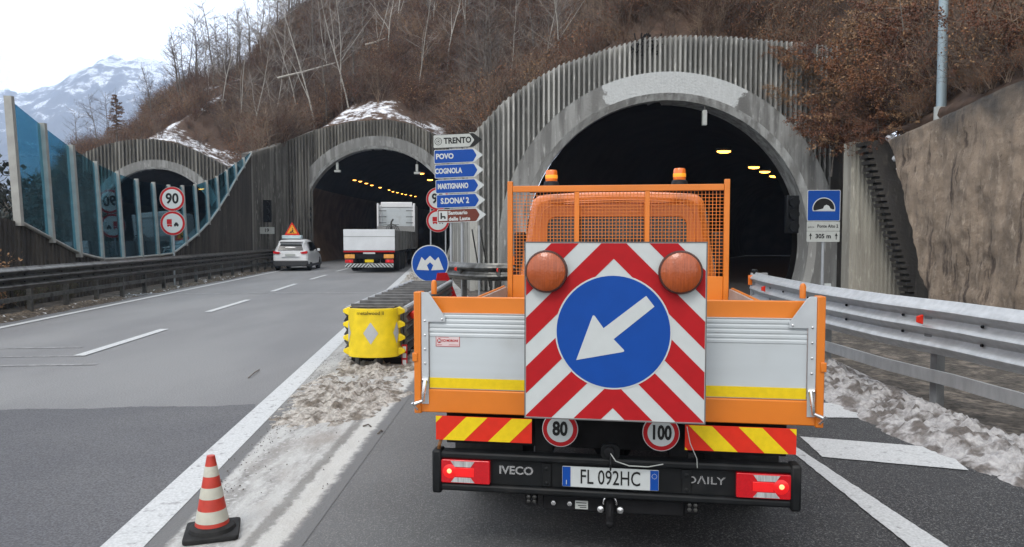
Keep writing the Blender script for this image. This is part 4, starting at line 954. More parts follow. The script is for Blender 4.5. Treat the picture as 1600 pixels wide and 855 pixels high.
# ------------------------------------------------------------------ guardrails
def guardrail(name, label, path, top, hh, side, m, posts_every=2.0, waves=3, lower=None, refl=None, post_h=None, group=None, both=False, amp=.046, mpost=None):
    root = thing(name, label, 'guardrail', (path[0][0], path[0][1], 0), group=group); o = Vector((path[0][0], path[0][1], 0))
    P2 = [Vector((x, y, 0)) for x, y in path]; seg = [(P2[i + 1] - P2[i]).length for i in range(len(P2) - 1)]; L_ = sum(seg)
    def at(s):
        s = max(0, min(L_ - 1e-6, s)); i = 0
        while s > seg[i]: s -= seg[i]; i += 1
        d = (P2[i + 1] - P2[i]) / seg[i]; return P2[i] + d * s - o, Vector((d.y, -d.x, 0)) * side
    topf_ = (lambda s: top) if not callable(top) else top
    def sweep(prof, closed=True):
        n = max(2, int(L_ / .5)); k = len(prof); v = []; f = []
        for j in range(n + 1):
            p_, nn = at(L_ * j / n); zt = topf_(L_ * j / n)
            v += [p_ + nn * a + Vector((0, 0, zt + b)) for a, b in prof]
        for j in range(n):
            for i in range(k): f.append((j * k + i, j * k + (i + 1) % k, (j + 1) * k + (i + 1) % k, (j + 1) * k + i))
        f += [tuple(range(k)), tuple(range(n * k, n * k + k))]
        return v, f
    def wave(off, sg):
        N = waves * 8; a = [(off + sg * (amp - amp * math.cos(2 * math.pi * waves * i / N)), -hh * i / N) for i in range(N + 1)]
        a = [(off - sg * .012, .012)] + a
        b = [(x - sg * .008, z) for x, z in a[::-1]]; return a + b
    v, f = sweep(wave(.08, 1)); MB().add(v, f).build('beam', m, root)
    if both: v, f = sweep(wave(-.08, -1)); MB().add(v, f).build('beam', m, root)
    if lower:
        z0, z1 = lower; t0 = topf_(0)
        v, f = sweep([(.05, z0 - t0), (.09, z0 - t0), (.09, z1 - t0), (.05, z1 - t0)]); MB().add(v, f).build('lower_rail', m, root)
    n = int(L_ / posts_every)
    for j in range(n + 1):
        p_, nn = at(min(L_ - .1, .15 + j * posts_every)); d = Vector((-nn.y, nn.x, 0)); zt = topf_(j * posts_every)
        mb = MB(); 
        def bx3(cx, w1, w2, z0, z1):
            v = [p_ + nn * (cx + a * w1) + d * (b * w2) + Vector((0, 0, z)) for z in (z0, z1) for a, b in ((-1, -1), (1, -1), (1, 1), (-1, 1))]
            mb.add(v, [(0, 1, 2, 3), (4, 5, 6, 7), (0, 1, 5, 4), (1, 2, 6, 5), (2, 3, 7, 6), (3, 0, 4, 7)])
        bx3(-.04, .05, .045, -.1, zt - .06); bx3(.04, .05, .05, zt - hh * .75, zt - hh * .3)
        mb.build('post', mpost or m, root, smooth=False)
        if refl and j % refl == 0:
            MB().add([p_ + nn * (.17 + a) + d * b + Vector((0, 0, zt - hh * .36 + c)) for a, b, c in ((0, -.01, -.05), (.06, -.01, -.03), (.06, -.01, .03), (0, -.01, .05), (0, .02, -.05), (.05, .02, -.03), (.05, .02, .03), (0, .02, .05))],
                     [(0, 1, 2, 3), (4, 5, 6, 7), (0, 1, 5, 4), (1, 2, 6, 5), (2, 3, 7, 6), (3, 0, 4, 7)]).build('reflector', M_redor, root, smooth=False)
    mb = MB()
    for j in range(int(L_ / posts_every) * 2):
        p_, nn = at(.5 + j * posts_every / 2); zt = topf_(j)
        for q in (.34, .66):
            c = p_ + nn * .095 + Vector((0, 0, zt - hh * q)); mb.tube([c, c + nn * .018], .016, 6)
    mb.build('bolts', M_dark, root, smooth=False)
    return root
rail_px = [(1600, 486), (1500, 473), (1400, 462), (1290, 447), (1235, 437)]
TOPR = 1.13
rp_ = [tuple(G(u, v, TOPR)[:2]) for u, v in rail_px]
d0 = (Vector(rp_[0]) - Vector(rp_[2])).normalized()
path = [(rp_[0][0] + d0.x * 8, rp_[0][1] + d0.y * 8)] + rp_ + [tuple(G(1203, 431, TOPR)[:2]), tuple(G(1186, 429, TOPR - .03)[:2])]
print('RAIL', path)
gr = guardrail('guardrail', 'three wave galvanised guardrail with lower rub rail beside the orange truck', path, TOPR, .56, -1, M_steel, 2.25, lower=(.27, .40), refl=2, mpost=M_steel_post)
e = Vector(path[-1]); MB().box(-.15, .15, -.03, .03, TOPR - .56, TOPR + .0).build('end_cap', M_steel, gr).location = (e.x - path[0][0], e.y - path[0][1], 0)
fl = thing('hazard_flasher', 'small dark flasher with orange lens on the guardrail end', 'warning light', (e.x - .08, e.y, TOPR - .02))
MB().lathe([(.05, 0), (.06, .03), (.06, .07), (.04, .09)], 12).build('housing', M_black, fl); MB().box(-.13, -.06, -.05, -.02, -.2, -.02).build('lens', M_amber, fl)

lp = [(-9.55 - .088 * y - .1, y) for y in (-4, 10, 20, 30, 37)]
guardrail('guardrail', 'long dark three wave guardrail beside the left carriageway below the glass', lp, 1.12, .50, 1, M_steel_d, 1.6, lower=(.36, .46), refl=None, mpost=M_steel_d)
lp2 = [(-9.65 - .088 * 37, 37), (-9.7 - .088 * 44, 44), (Lx(49) - .55, 49.4)]
guardrail('guardrail', 'short far stretch of dark guardrail ending at the middle tunnel portal', lp2, 1.12, .50, 1, M_steel_d, 1.6, lower=(.36, .46), mpost=M_steel_d)
a = [tuple(G(690, 413, 1.12)[:2]), tuple(G(715, 412, 1.12)[:2]), tuple(G(760, 411, 1.12)[:2]), tuple(G(798, 416, 1.12)[:2])]
a = [(-2.25, 25.0), (-1.75, 19.5), (-1.2, 18.3), (-.6, 17.9), (-.1, 17.8), (.05, 18.6), (.3, 23.4)]
guardrail('guardrail', 'bent guardrail with orange reflectors wrapping the nose between the two roads', a, 1.14, .42, -1 if False else 1, M_steel_d, 1.1, waves=2, refl=1, mpost=M_steel_d)

# ------------------------------------------------------------------ crash cushion
cx0 = G(580, 577); 
cc = thing('crash_cushion', 'yellow fronted crash cushion with grey diamonds and slatted steel frame behind', 'crash barrier', (cx0.x - .0, cx0.y - .05, 0), R(-1.5))
RN = .345
def shell_pt(a, r=RN, fl=.55): return (r * math.sin(a), .22 - r * fl * math.cos(a))
N = 28; out = [(-RN, .36)] + [shell_pt(-math.pi / 2 + math.pi * i / N) for i in range(N + 1)] + [(RN, .36)]
inn = [(x * .93, y * .93 + .025) for x, y in out[::-1]]
mb = MB().prism(out + inn, .155, .825, 'z'); mb.build('nose_shell', M_yelplastic, cc, bevel=.006)
for a0, wa, hh in ((0, .30, .15), (-1.25, .26, .15), (1.25, .26, .15)):
    v = []; f = []; K = 10
    for i in range(K + 1):
        a = a0 - wa + 2 * wa * i / K; h_ = hh * (1 - abs(2 * i / K - 1)); x, y = shell_pt(a, RN + .004); v += [(x, y - .001, .49 - h_), (x, y - .001, .49 + h_)]
    for i in range(K): f.append((2 * i, 2 * i + 2, 2 * i + 3, 2 * i + 1))
    MB().add(v, f).build('diamond_marker', mat('grey_reflective', (.42, .44, .46), .4, var=.05), cc, smooth=True)
text('metalwood II', .07, M_blk, cc, (0, .22 - RN * .55 - .004, .765))
for s in (-1, 1):
    for k in range(4):
        z = .775 - .185 * k
        MB().add([(s * .335, .20, z - .06), (s * .335, .20, z + .06), (s * .335, .36, z + .06), (s * .335, .36, z - .06), (s * .435, .25, z - .02), (s * .435, .25, z + .02)],
                 [(0, 1, 5, 4), (1, 2, 5), (2, 3, 4, 5), (3, 0, 4), (0, 1, 2, 3)]).build('yellow_tooth', M_yelplastic, cc, bevel=.008)
MB().box(-.3, .3, .12, .34, .826, .84).build('top_plate', M_dirt, cc)
M_frame = mat('frame_steel', (.13, .13, .13), .5, .4, var=.2)
MB().box(-.36, .36, .4, 6.1, .02, .10).build('ground_rail', M_dark, cc)
for k in range(11):
    y = .45 + .53 * k; mb = MB()
    mb.box(-.37, .37, y, y + .035, .80, .86, 0).box(-.37, -.31, y, y + .05, .1, .78).box(.31, .37, y, y + .05, .1, .78).box(-.31, .31, y + .01, y + .03, .15, .78)
    mb.build('frame', M_frame, cc, bevel=.004)
M_belt = mat('dark_belt', (.035, .035, .035), .7, var=.3)
for k in range(6):
    y = .4 + .96 * k
    for s in (-1, 1):
        mb = MB()
        for z in (.28, .49, .68): mb.prism([(s * .40, z - .12), (s * .46, z - .06), (s * .42, z), (s * .46, z + .06), (s * .40, z + .12), (s * .385, z + .12), (s * .405, z), (s * .385, z - .12)], y, y + 1.02 - .04)
        mb.build('side_panel', M_steel_d, cc, smooth=False)
for s in (-1, 1): MB().tube([(s * .40, .36, .78), (s * .41, 2, .80), (s * .42, 4, .81), (s * .42, 6.1, .82)], .045, 10).build('top_tube', M_steel, cc)
MB().lathe([(.09, 0), (.10, .02), (.10, .09), (.05, .11)], 14, (.0, 0, 0)).build('amber_disc', M_redor, cc).location = (.46, .75, .62)
for a_, b_ in ((-.25, -.2), (.05, .12)): MB().box(a_, b_, .18, .26, -.02, .18).build('leg', M_steel_d, cc)
# red and white delineator panels at the rear of the cushion
dl = thing('marker_panel', 'small red and white striped marker at the crash cushion foot', 'marker', tuple(G(632, 572)), R(-10))
mb = MB().box(-.04, .04, 0, .012, .0, .30, 0)
for k in range(3): mb.box(-.026, .026, -.003, 0, .02 + .095 * k, .085 + .095 * k, 1)
mb.build('panel', [M_red, M_wht], dl, smooth=False)
rw = thing('striped_board', 'leaning red board on the nose under the blue two arrow sign', 'marker', (-1.42, 15.5, 0), R(20))
mb = MB().add([(-.35, 0, .1), (.55, .5, .1), (.12, .3, 1.02), (-.12, .2, 1.02), (-.35, .03, .1), (.55, .53, .1), (.12, .33, 1.02), (-.12, .23, 1.02)], [(0, 1, 2, 3), (4, 5, 6, 7), (0, 1, 5, 4), (1, 2, 6, 5), (2, 3, 7, 6), (3, 0, 4, 7)]).build('board', M_red, rw, smooth=False)

# ------------------------------------------------------------------ signs
def round_sign(root, cx, cz, r, rim, face, y=0, rimw=.13, thick=.025):
    MB().prism(circ(cx, cz, r, 48), y, y + thick).build('plate_rim', M_greyf, root)
    MB().prism(circ(cx, cz, r * .975, 48), y - .003, y).build('rim', rim, root)
    return MB().prism(circ(cx, cz, r * (1 - rimw * 1.55) if rimw else r, 48), y - .006, y - .003).build('face', face, root)
def pole(root, x, z0, z1, r=.03, y=.05, name='pole'): return MB().tube([(x, y, z0), (x, y, z1)], r, 12).build(name, M_pole, root)
def at_sign(u, v, Y): q = P(u, v, Y); return q
def sym(root, polys, y, m, name='symbol'):
    mb = MB()
    for q in polys: mb.prism(q, y - .0025, y)
    return mb.build(name, m, root, smooth=False)
def no_overtake(root, cz, y=-.006, k=1.0):
    q = lambda p: [(x * k, cz + z * k) for x, z in p]
    sym(root, [q([(-.21, -.03), (-.03, -.03), (-.03, .15), (-.21, .15)]), q([(-.20, -.10), (-.025, -.10), (-.025, -.045), (-.20, -.045)])], y, M_red)
    sym(root, [q(circ(-.165, -.11, .025, 12)), q(circ(-.06, -.11, .025, 12))], y, M_red, 'symbol')
    sym(root, [q([(.045, -.09), (.215, -.09), (.215, -.035), (.185, -.02), (.165, .03), (.09, .03), (.07, -.02), (.045, -.035)]), q(circ(.08, -.1, .024, 12)), q(circ(.18, -.1, .024, 12))], y, M_blk)
q = at_sign(269, 311, 27.0); s1 = thing('speed_limit_sign', 'round red rimmed 90 sign with a lorry overtaking ban disc below, before the glass barrier', 'road sign', (q.x, q.y, 0), R(4)); z1 = q.z; z2 = P(269, 349, 27).z
round_sign(s1, 0, z1, .45, M_red, M_wht); text('90', .52, M_blk, s1, (0, -.0085, z1 - .0), bold=.016, sx=.9)
round_sign(s1, 0, z2, .45, M_red, M_wht); no_overtake(s1, z2, -.0065, 1.0); pole(s1, .0, 0, z1 + .3, .03, .06)
q = at_sign(684, 311, 28.5); s2 = thing('speed_limit_sign', 'pair of round red rimmed signs mostly hidden behind the blue town signs', 'road sign', (q.x, q.y, 0), R(4)); z1 = q.z; z2 = P(684, 345, 28.5).z
round_sign(s2, 0, z1, .45, M_red, M_wht); text('90', .52, M_blk, s2, (0, -.0085, z1), bold=.016, sx=.9)
round_sign(s2, 0, z2, .45, M_red, M_wht); no_overtake(s2, z2, -.0065, 1.0); pole(s2, .30, 0, z2, .03, .06); pole(s2, -.28, 0, z1, .03, .06)
# direction sign stack
YS = 19.5; q0 = P(712, 342, YS)
st = thing('direction_sign_post', 'stack of arrow shaped town direction signs on two grey poles', 'direction sign', (q0.x, YS, 0), R(-6))
tops = [209, 233, 256, 280, 303, 326]; names = ['TRENTO', 'POVO', 'COGNOLA', 'MARTIGNANO', "S.DONA' 2", '']
for i, (vt, nm) in enumerate(zip(tops, names)):
    zc = P(712, vt + 11, YS).z; w_, hh = 1.08, .36; xo = -.60 + .02 * i
    brd = M_greyf if i else M_blk; fc = (M_greyf, M_blue, M_blue, M_blue, M_blue, M_brown)[i]
    sb = thing('direction_sign', None, None)
    bpy.data.objects.remove(sb)
    outp = [(xo, zc - hh / 2), (xo + w_, zc - hh / 2), (xo + w_ + .24, zc), (xo + w_, zc + hh / 2), (xo, zc + hh / 2)]
    tilt = Matrix.Rotation(R(-1.8), 4, 'Y')
    def tl_(pts): return [(x, z + x * .033) for x, z in pts]
    pn = MB().prism(tl_(rpoly(outp, .03, 3)), 0, .025).build('sign_panel', brd if i == 0 else M_wht, st, smooth=False)
    inp = [(xo + .015, zc - hh / 2 + .015), (xo + w_ - .03, zc - hh / 2 + .015), (xo + w_ + .07, zc), (xo + w_ - .03, zc + hh / 2 - .015), (xo + .015, zc + hh / 2 - .015)]
    if i == 0: inp = [(xo + .012, zc - hh / 2 + .012), (xo + w_ - .10, zc - hh / 2 + .012), (xo + w_ + .03, zc), (xo + w_ - .10, zc + hh / 2 - .012), (xo + .012, zc + hh / 2 - .012)]
    MB().prism(tl_(rpoly(inp, .03, 3)), -.003, 0).build('sign_face', fc, pn, smooth=False)
    tm = M_blk if i == 0 else M_wht
    if nm:
        szx = {'TRENTO': (.215, .88, .06), 'POVO': (.19, .92, -.29), 'COGNOLA': (.19, .76, -.19), 'MARTIGNANO': (.19, .65, -.07), "S.DONA' 2": (.205, .80, -.02)}[nm]
        text(nm, szx[0], tm, pn, (szx[2] + .0, -.0045, zc + szx[2] * .033), rot=(R(90), R(-1.9), 0), bold=.008, sx=szx[1])
    else:
        text('Santuario', .135, tm, pn, (.06, -.0045, zc + .075), rot=(R(90), R(-1.9), 0), bold=.005); text('delle Laste', .135, tm, pn, (.10, -.0045, zc - .085), rot=(R(90), R(-1.9), 0), bold=.005)
        x0 = -.46
        MB().prism(tl_([(x0, zc - .13), (x0 + .24, zc - .13), (x0 + .24, zc + .13), (x0, zc + .13)]), -.006, -.003).build('symbol_panel', M_wht, pn, smooth=False)
        mb = MB()
        for r_2 in ([(x0 + .05, zc - .08), (x0 + .09, zc - .08), (x0 + .09, zc + .09), (x0 + .05, zc + .09)], [(x0 + .09, zc), (x0 + .17, zc), (x0 + .19, zc - .03), (x0 + .19, zc - .08), (x0 + .15, zc - .08), (x0 + .15, zc - .04), (x0 + .09, zc - .04)]): mb.prism(tl_(r_2), -.009, -.006)
        mb.build('symbol', M_blk, pn, smooth=False)
    if i == 0:
        mb = MB(); ring = lambda r1, r0: [(-.46 + x, z) for x, z in circ(0, zc - .015, r1, 24)] 
        for r1, mi in ((.10, 0), (.085, 1), (.055, 0), (.045, 1), (.02, 0)): mb.prism([(x - .46, z) for x, z in circ(0, zc - .015, r1, 24)], -.0035 - .001 * (.12 - r1) * 20, -.003, mi=mi)
        mb.build('centre_symbol', [M_blk, M_greyf], pn, smooth=False)
zt = P(712, 210, YS).z
for x in (-.14, .16): pole(st, x, 0, zt, .035, .07)
for x in (.55, .78): MB().tube([(x - .15, .25, 2.0), (x, 1.0, .4)], .02, 6).build('brace', M_steel_d, st)
pole(st, .62, 0, 2.1, .03, .07)
# blue two-way arrow disc
q = P(672, 412, 17.0); s3 = thing('direction_disc_sign', 'round blue sign with two white diverging arrows above the crash cushion', 'road sign', (q.x, q.y, 0), R(2)); r_3 = .435
round_sign(s3, 0, q.z, r_3, M_wht, M_blue, rimw=.035)
k = r_3; zc = q.z
arw = [(0, .40), (.22, .18), (.42, .33), (.72, -.36), (.08, -.32), (.17, -.15), (0, .04), (-.17, -.15), (-.08, -.32), (-.72, -.36), (-.42, .33), (-.22, .18)]
aw = [[(0, .42), (.16, .26), (0, -.0 + .04), (-.16, .26)]]
left = [(0, .42), (-.27, .16), (-.45, .36), (-.72, -.33), (-.06, -.36), (-.17, -.14 + .05), (0, .04 + .03)]
sym(s3, [[(x * k, zc + z * k) for x, z in left]], -.006, M_wht, 'arrow'); sym(s3, [[(-x * k, zc + z * k) for x, z in left]], -.006, M_wht, 'arrow'); pole(s3, 0, 0, zc + .3, .03, .06)
# tunnel name sign
YT = 20.6; q = P(1286, 378, YT); s4 = thing('tunnel_sign', 'square blue tunnel sign with white name and 305 m plates below', 'road sign', (q.x, YT, 0), R(-3)); zb = q.z; hw = .455
zt0, zt1 = P(1286, 345.5, YT).z, P(1286, 297, YT).z; zn0, zn1 = P(1286, 361, YT).z, zt0 - .015; 
MB().prism(rrect(-hw, hw, zt0, zt1, .04), 0, .025).build('sign_panel', M_wht, s4, smooth=False); pnl = MB().prism(rrect(-hw + .015, hw - .015, zt0 + .015, zt1 - .015, .035), -.003, 0).build('sign_face', M_blue, s4, smooth=False)
zc = (zt0 + zt1) / 2
sym(s4, [circ(0, zc - .09, .315, 30, 0, math.pi) + [(-.30, zc - .16), (.31, zc - .16)]], -.003, M_wht, 'tunnel_outline')
sym(s4, [circ(0, zc - .09, .29, 30, 0, math.pi) + [(-.28, zc - .14), (.285, zc - .11)]], -.0055, M_blk, 'tunnel_mouth')
sym(s4, [[(-.29, zc - .155), (.28, zc - .13), (.18, zc - .085), (.14, zc - .01), (.07, zc + .02), (.01, zc - .01), (-.02, zc - .085)]], -.008, M_wht, 'road_symbol')
MB().prism(rrect(-hw, hw, zn0, zn1, .02), 0, .02).build('name_plate', M_greyf, s4, smooth=False); text('Ponte Alto 2', .125, M_blk, s4, (.12, -.0015, (zn0 + zn1) / 2), bold=.003, sx=.9); text('galleria', .07, M_blk, s4, (-.34, -.0015, (zn0 + zn1) / 2 - .02), sx=.9)
MB().prism(rrect(-hw, hw, zb, zn0 - .012, .02), 0, .02).build('distance_plate', M_greyf, s4, smooth=False); zc = (zb + zn0) / 2; text('305 m', .17, M_blk, s4, (0, -.0015, zc), bold=.006)
for x in (-.35, .36): sym(s4, [[(x - .012, zc - .09), (x + .012, zc - .09), (x + .012, zc + .02), (x + .045, zc + .0), (x, zc + .095), (x - .045, zc + .0), (x - .012, zc + .02)]], 0, M_blk, 'arrow')
pole(s4, .02, 0, zb + .3, .04, .06)
MB().box(.18, .36, .3, .34, .35, .46).build('small_plate', M_wht, s4)

# traffic signals
def signal(name, label, q, s=1.0, rz=0, posted=False, green=False):
    r_ = thing(name, label, 'traffic light', tuple(q), rz); mb = MB().box(-.2 * s, .2 * s, 0, .2 * s, -.6 * s, .6 * s); mb.build('housing', M_black, r_, bevel=.02)
    for k in range(3):
        z = .38 * s - .38 * s * k
        MB().lathe([(.15 * s, -.16 * s), (.155 * s, -.16 * s), (.155 * s, 0), (.14 * s, 0)], 16, (0, 0, z), 'y').build('visor', M_black, r_)
        MB().lathe([(.01, -.05 * s), (.09 * s, -.04 * s), (.13 * s, -.0)], 16, (0, -.005, z), 'y').build('lens', M_glass_dk, r_)
    if posted: MB().tube([(0, .1, -.6 * s), (0, .1, -q.z)], .05, 8).build('post', M_steel_d, r_)
    return r_
signal('traffic_signal', 'dark unlit signal just inside the near tunnel at its right side', P(1239, 335, 23.3), 1.0)
signal('traffic_signal', 'dark signal inside the middle tunnel at its left side', P(484, 335, 50.2), 1.0)
sg = signal('traffic_signal', 'blackened signal on a post against the dark wall left of the middle tunnel', P(417, 330, 43.5), 1.1, posted=True)
MB().box(-.45, .45, -.1, -.05, -1.35, -.95).build('name_plate', M_greyf, sg); text('19', .3, M_blk, sg, (0, -.11, -1.15), bold=.005)
# hanging boxes at the tunnel mouths
for u, v, Y, lab, m in ((1101, 183, 24.2, 'white ribbed box lamp hanging in the near tunnel mouth', M_greyf), (527, 259, 50.3, 'small white camera box hanging at the left of the middle tunnel arch', M_greyf), (651.5, 262, 50.3, 'small white box hanging at the right of the middle tunnel arch', M_greyf)):
    q = P(u, v, Y); s = 1 if Y < 30 else 1.2; r_ = thing('hanging_box', lab, 'tunnel equipment', tuple(q)); MB().box(-.07 * s, .07 * s, -.05, .1, -.27, .22).build('casing', m, r_, bevel=.01)
    MB().box(-.02, .02, 0, .04, .22, .75 if Y > 30 else .4).build('bracket', M_steel_d, r_)
    if Y > 30: MB().box(-.2, .22, -.08, .15, -.45, -.3).build('camera_head', m, r_, bevel=.02)
# tunnel lamps
def lamp(q, s, m, label, group):
    r_ = thing('tunnel_lamp', label, 'lamp', tuple(q), group=group); MB().box(-.30 * s, .30 * s, -.12 * s, .14 * s, .0, .12 * s).build('housing', M_steel_d, r_, bevel=.02); MB().lathe([(.04, -.10 * s), (.6 * .3 * s, -.085 * s), (.28 * s, -.045 * s), (.29 * s, 0)], 16).build('lens', m, r_).scale = (1, .5, 1); return r_
for i, (u, v) in enumerate(((1131, 236), (1178, 261), (1195, 268), (1210, 275), (1240, 297))):
    z = 5.35; t = (z - CAMH) / ray(u, v)[2]; q = Vector((ray(u, v)[0] * t, ray(u, v)[1] * t, z)); lamp(q, 1.0, M_lamp, 'orange glowing ceiling lamp inside the near tunnel', 'orange lamps in the near tunnel')
for i, (u, v) in enumerate(((554, 281.5), (563, 283.5), (572.5, 286.5), (581, 289.5), (594, 293), (608, 297), (614, 299.5), (621, 301), (628, 303), (634, 304), (642, 305.5), (649, 307))):
    z = 6.35; t = (z - CAMH) / ray(u, v)[2]; q = Vector((ray(u, v)[0] * t, ray(u, v)[1] * t, z)); lamp(q, .5 if i < 5 else .42, M_lamp, 'orange glowing lamp in the long row inside the middle tunnel', 'orange lamps in the middle tunnel')
for u, v in ((658, 271), (672, 281)):
    z = 6.6; t = (z - CAMH) / ray(u, v)[2]; q = Vector((ray(u, v)[0] * t, ray(u, v)[1] * t, z)); lamp(q, .8, M_lamp, 'orange glowing lamp at the upper right inside the middle tunnel', 'orange lamps right in the middle tunnel')
z = 6.6; t = (z - CAMH) / ray(540, 273.5)[2]; lamp(Vector((ray(540, 273.5)[0] * t, ray(540, 273.5)[1] * t, z)), .6, M_lampw, 'white lamp at the front of the middle tunnel lamp row', None)
# street lamp pole on the wall
q = P(1472, 166, 18.2); lpz = thing('lamp_post', 'tall blue grey lamp post rising behind the brown wall', 'lamp post', (q.x, q.y, 0))
M_lp = mat('lamp_post_paint', (.30, .38, .42), .5, .3, var=.08, vs=3, stretch=(1, 1, .2)); MB().tube([(0, 0, 3.5), (-.02, 0, 5), (-.05, 0, 9), (-.08, 0, 12)], [.125, .115, .10, .08], 20).build('pole', M_lp, lpz)
MB().tube([(-.05, 0, 4.62), (-.05, 0, 5.0)], .135, 20).build('band', M_greyf, lpz); MB().tube([(-.08, 0, 11.9), (-.5, -.5, 12.5), (-1.2, -1.4, 12.7)], .05, 8).build('arm', M_lp, lpz)
MB().box(-.15, .15, -.35, .35, -.06, .08).build('lamp_head', M_lp, lpz, bevel=.03).location = (-1.25, -1.6, 12.7)

# ------------------------------------------------------------------ cone
q = G(332, 836); cn = thing('traffic_cone', 'red and white striped traffic cone on a dark square base', 'traffic cone', tuple(q + Vector((0, .0, .012))), R(18))
MB().prism(rrect(-.155, .155, -.155, .155, .03), 0, .028, 'z').build('base', M_rubber, cn, bevel=.006)
MB().lathe([(.135, .028), (.128, .05), (.105, .062)], 32).build('skirt', M_rubber, cn)
prof = lambda z: .098 + (z - .06) / (.47 - .06) * (.024 - .098)
zs = [.055, .085, .155, .225, .29, .355, .415, .475]; M_conered = mat('cone_red', (.42, .035, .02), .55, var=.12, vs=14, col2=(.2, .03, .02), c2s=12, c2amt=(.6, .75)); M_conew = mat('cone_white', (.46, .45, .38), .55, var=.08, vs=12, col2=(.22, .2, .16), c2s=9, c2amt=(.58, .8))
for i in range(7):
    a, b = zs[i], zs[i + 1]
    MB().lathe([(prof(a) + (.001 if i % 2 else 0), a), (prof(b) + (.001 if i % 2 else 0), b)], 32).build('band' if i % 2 else 'cone_section', M_conew if i % 2 else M_conered, cn)

# twigs and litter on the gore
for i, (u0, v0, u1, v1) in enumerate(((537, 651, 571, 652), (567, 668, 580, 669), (590, 680, 597, 676), (388, 592, 405, 579))):
    a, b = G(u0, v0), G(u1, v1); tw = MB().tube([a + Vector((0, 0, .012)), (a + b) / 2 + Vector((.01, .01, .03)), b + Vector((0, 0, .012))], .008, 5).build('twig', M_bark)
    tag(tw, ('longest dark twig lying on the salted strip', 'short twig just below the longest one on the strip', 'small crumb of bark on the asphalt edge', 'thin dark twig on the left road near its white line')[i], 'twig')
litt = MB(); r3 = random.Random(3)
for _ in range(600):
    y = r3.uniform(5, 11); x = Rx(y) + r3.gauss(.42, .07) + (0 if r3.random() < .8 else r3.uniform(0, .8)) - .02 * (y - 5); s = r3.uniform(.003, .009)
    litt.add([(x + r3.uniform(-s, s), y + r3.uniform(-s, s), .014), (x + s, y, .014 + r3.random() * s), (x, y + s * 1.5, .014 + r3.random() * s), (x - s * .4, y + s * .3, .016 + s * .8)], [(0, 1, 2), (0, 1, 3), (1, 2, 3), (0, 2, 3)])
o = litt.build('grit', mat('grit', (.05, .035, .03), .9, var=.4), smooth=False); o['kind'] = 'stuff'; tag(o, 'dark reddish grit and crumbs along the gore edge')
for u, v, s in ((1391, 216, .12), (1399, 248, .09), (1404, 264, .07)):
    q = P(u, v, 20.3); lm = MB().lathe([(s * .5, -s * .8), (s * .95, -s * .3), (s, s * .2), (s * .6, s * .8), (s * .1, s)], 9, tuple(q)).build('snow_lump', M_snow)
    tag(lm, {.12: 'largest white snow lump at the top of the dark buttress', .09: 'middle white snow lump on the dark sloping buttress', .07: 'lowest and smallest snow lump on the dark buttress'}[s], 'snow lump')
fl_ = P(548, 189, 53)
for u0, v0, u1, v1, Y, lab in ((434, 122, 524, 98, 62, 'long pale fallen birch trunk slanting across the slope above the middle tunnel'), (571, 70, 602, 60, 66, 'short snowy fallen log high on the brown slope')):
    MB().tube([P(u0, v0, Y), P((u0 + u1) / 2, (v0 + v1) / 2 + 1, Y - .4), P(u1, v1, Y - .8)], [.09, .07, .04], 6).build('fallen_trunk', M_birch); tag([o for o in bpy.data.objects if o.name.startswith('fallen_trunk')][-1], lab, 'fallen tree')
# ------------------------------------------------------------------ orange maintenance truck
YAW = 8.5
tk = thing('work_truck', 'orange dropside work truck carrying a big striped arrow board, seen from behind', 'truck', (.537, 3.93, 0), R(-YAW))
B = lambda x0, x1, y0, y1, z0, z1, name, m, bev=.004, par=tk: MB().box(x0, x1, y0, y1, z0, z1).build(name, m, par, bevel=bev)
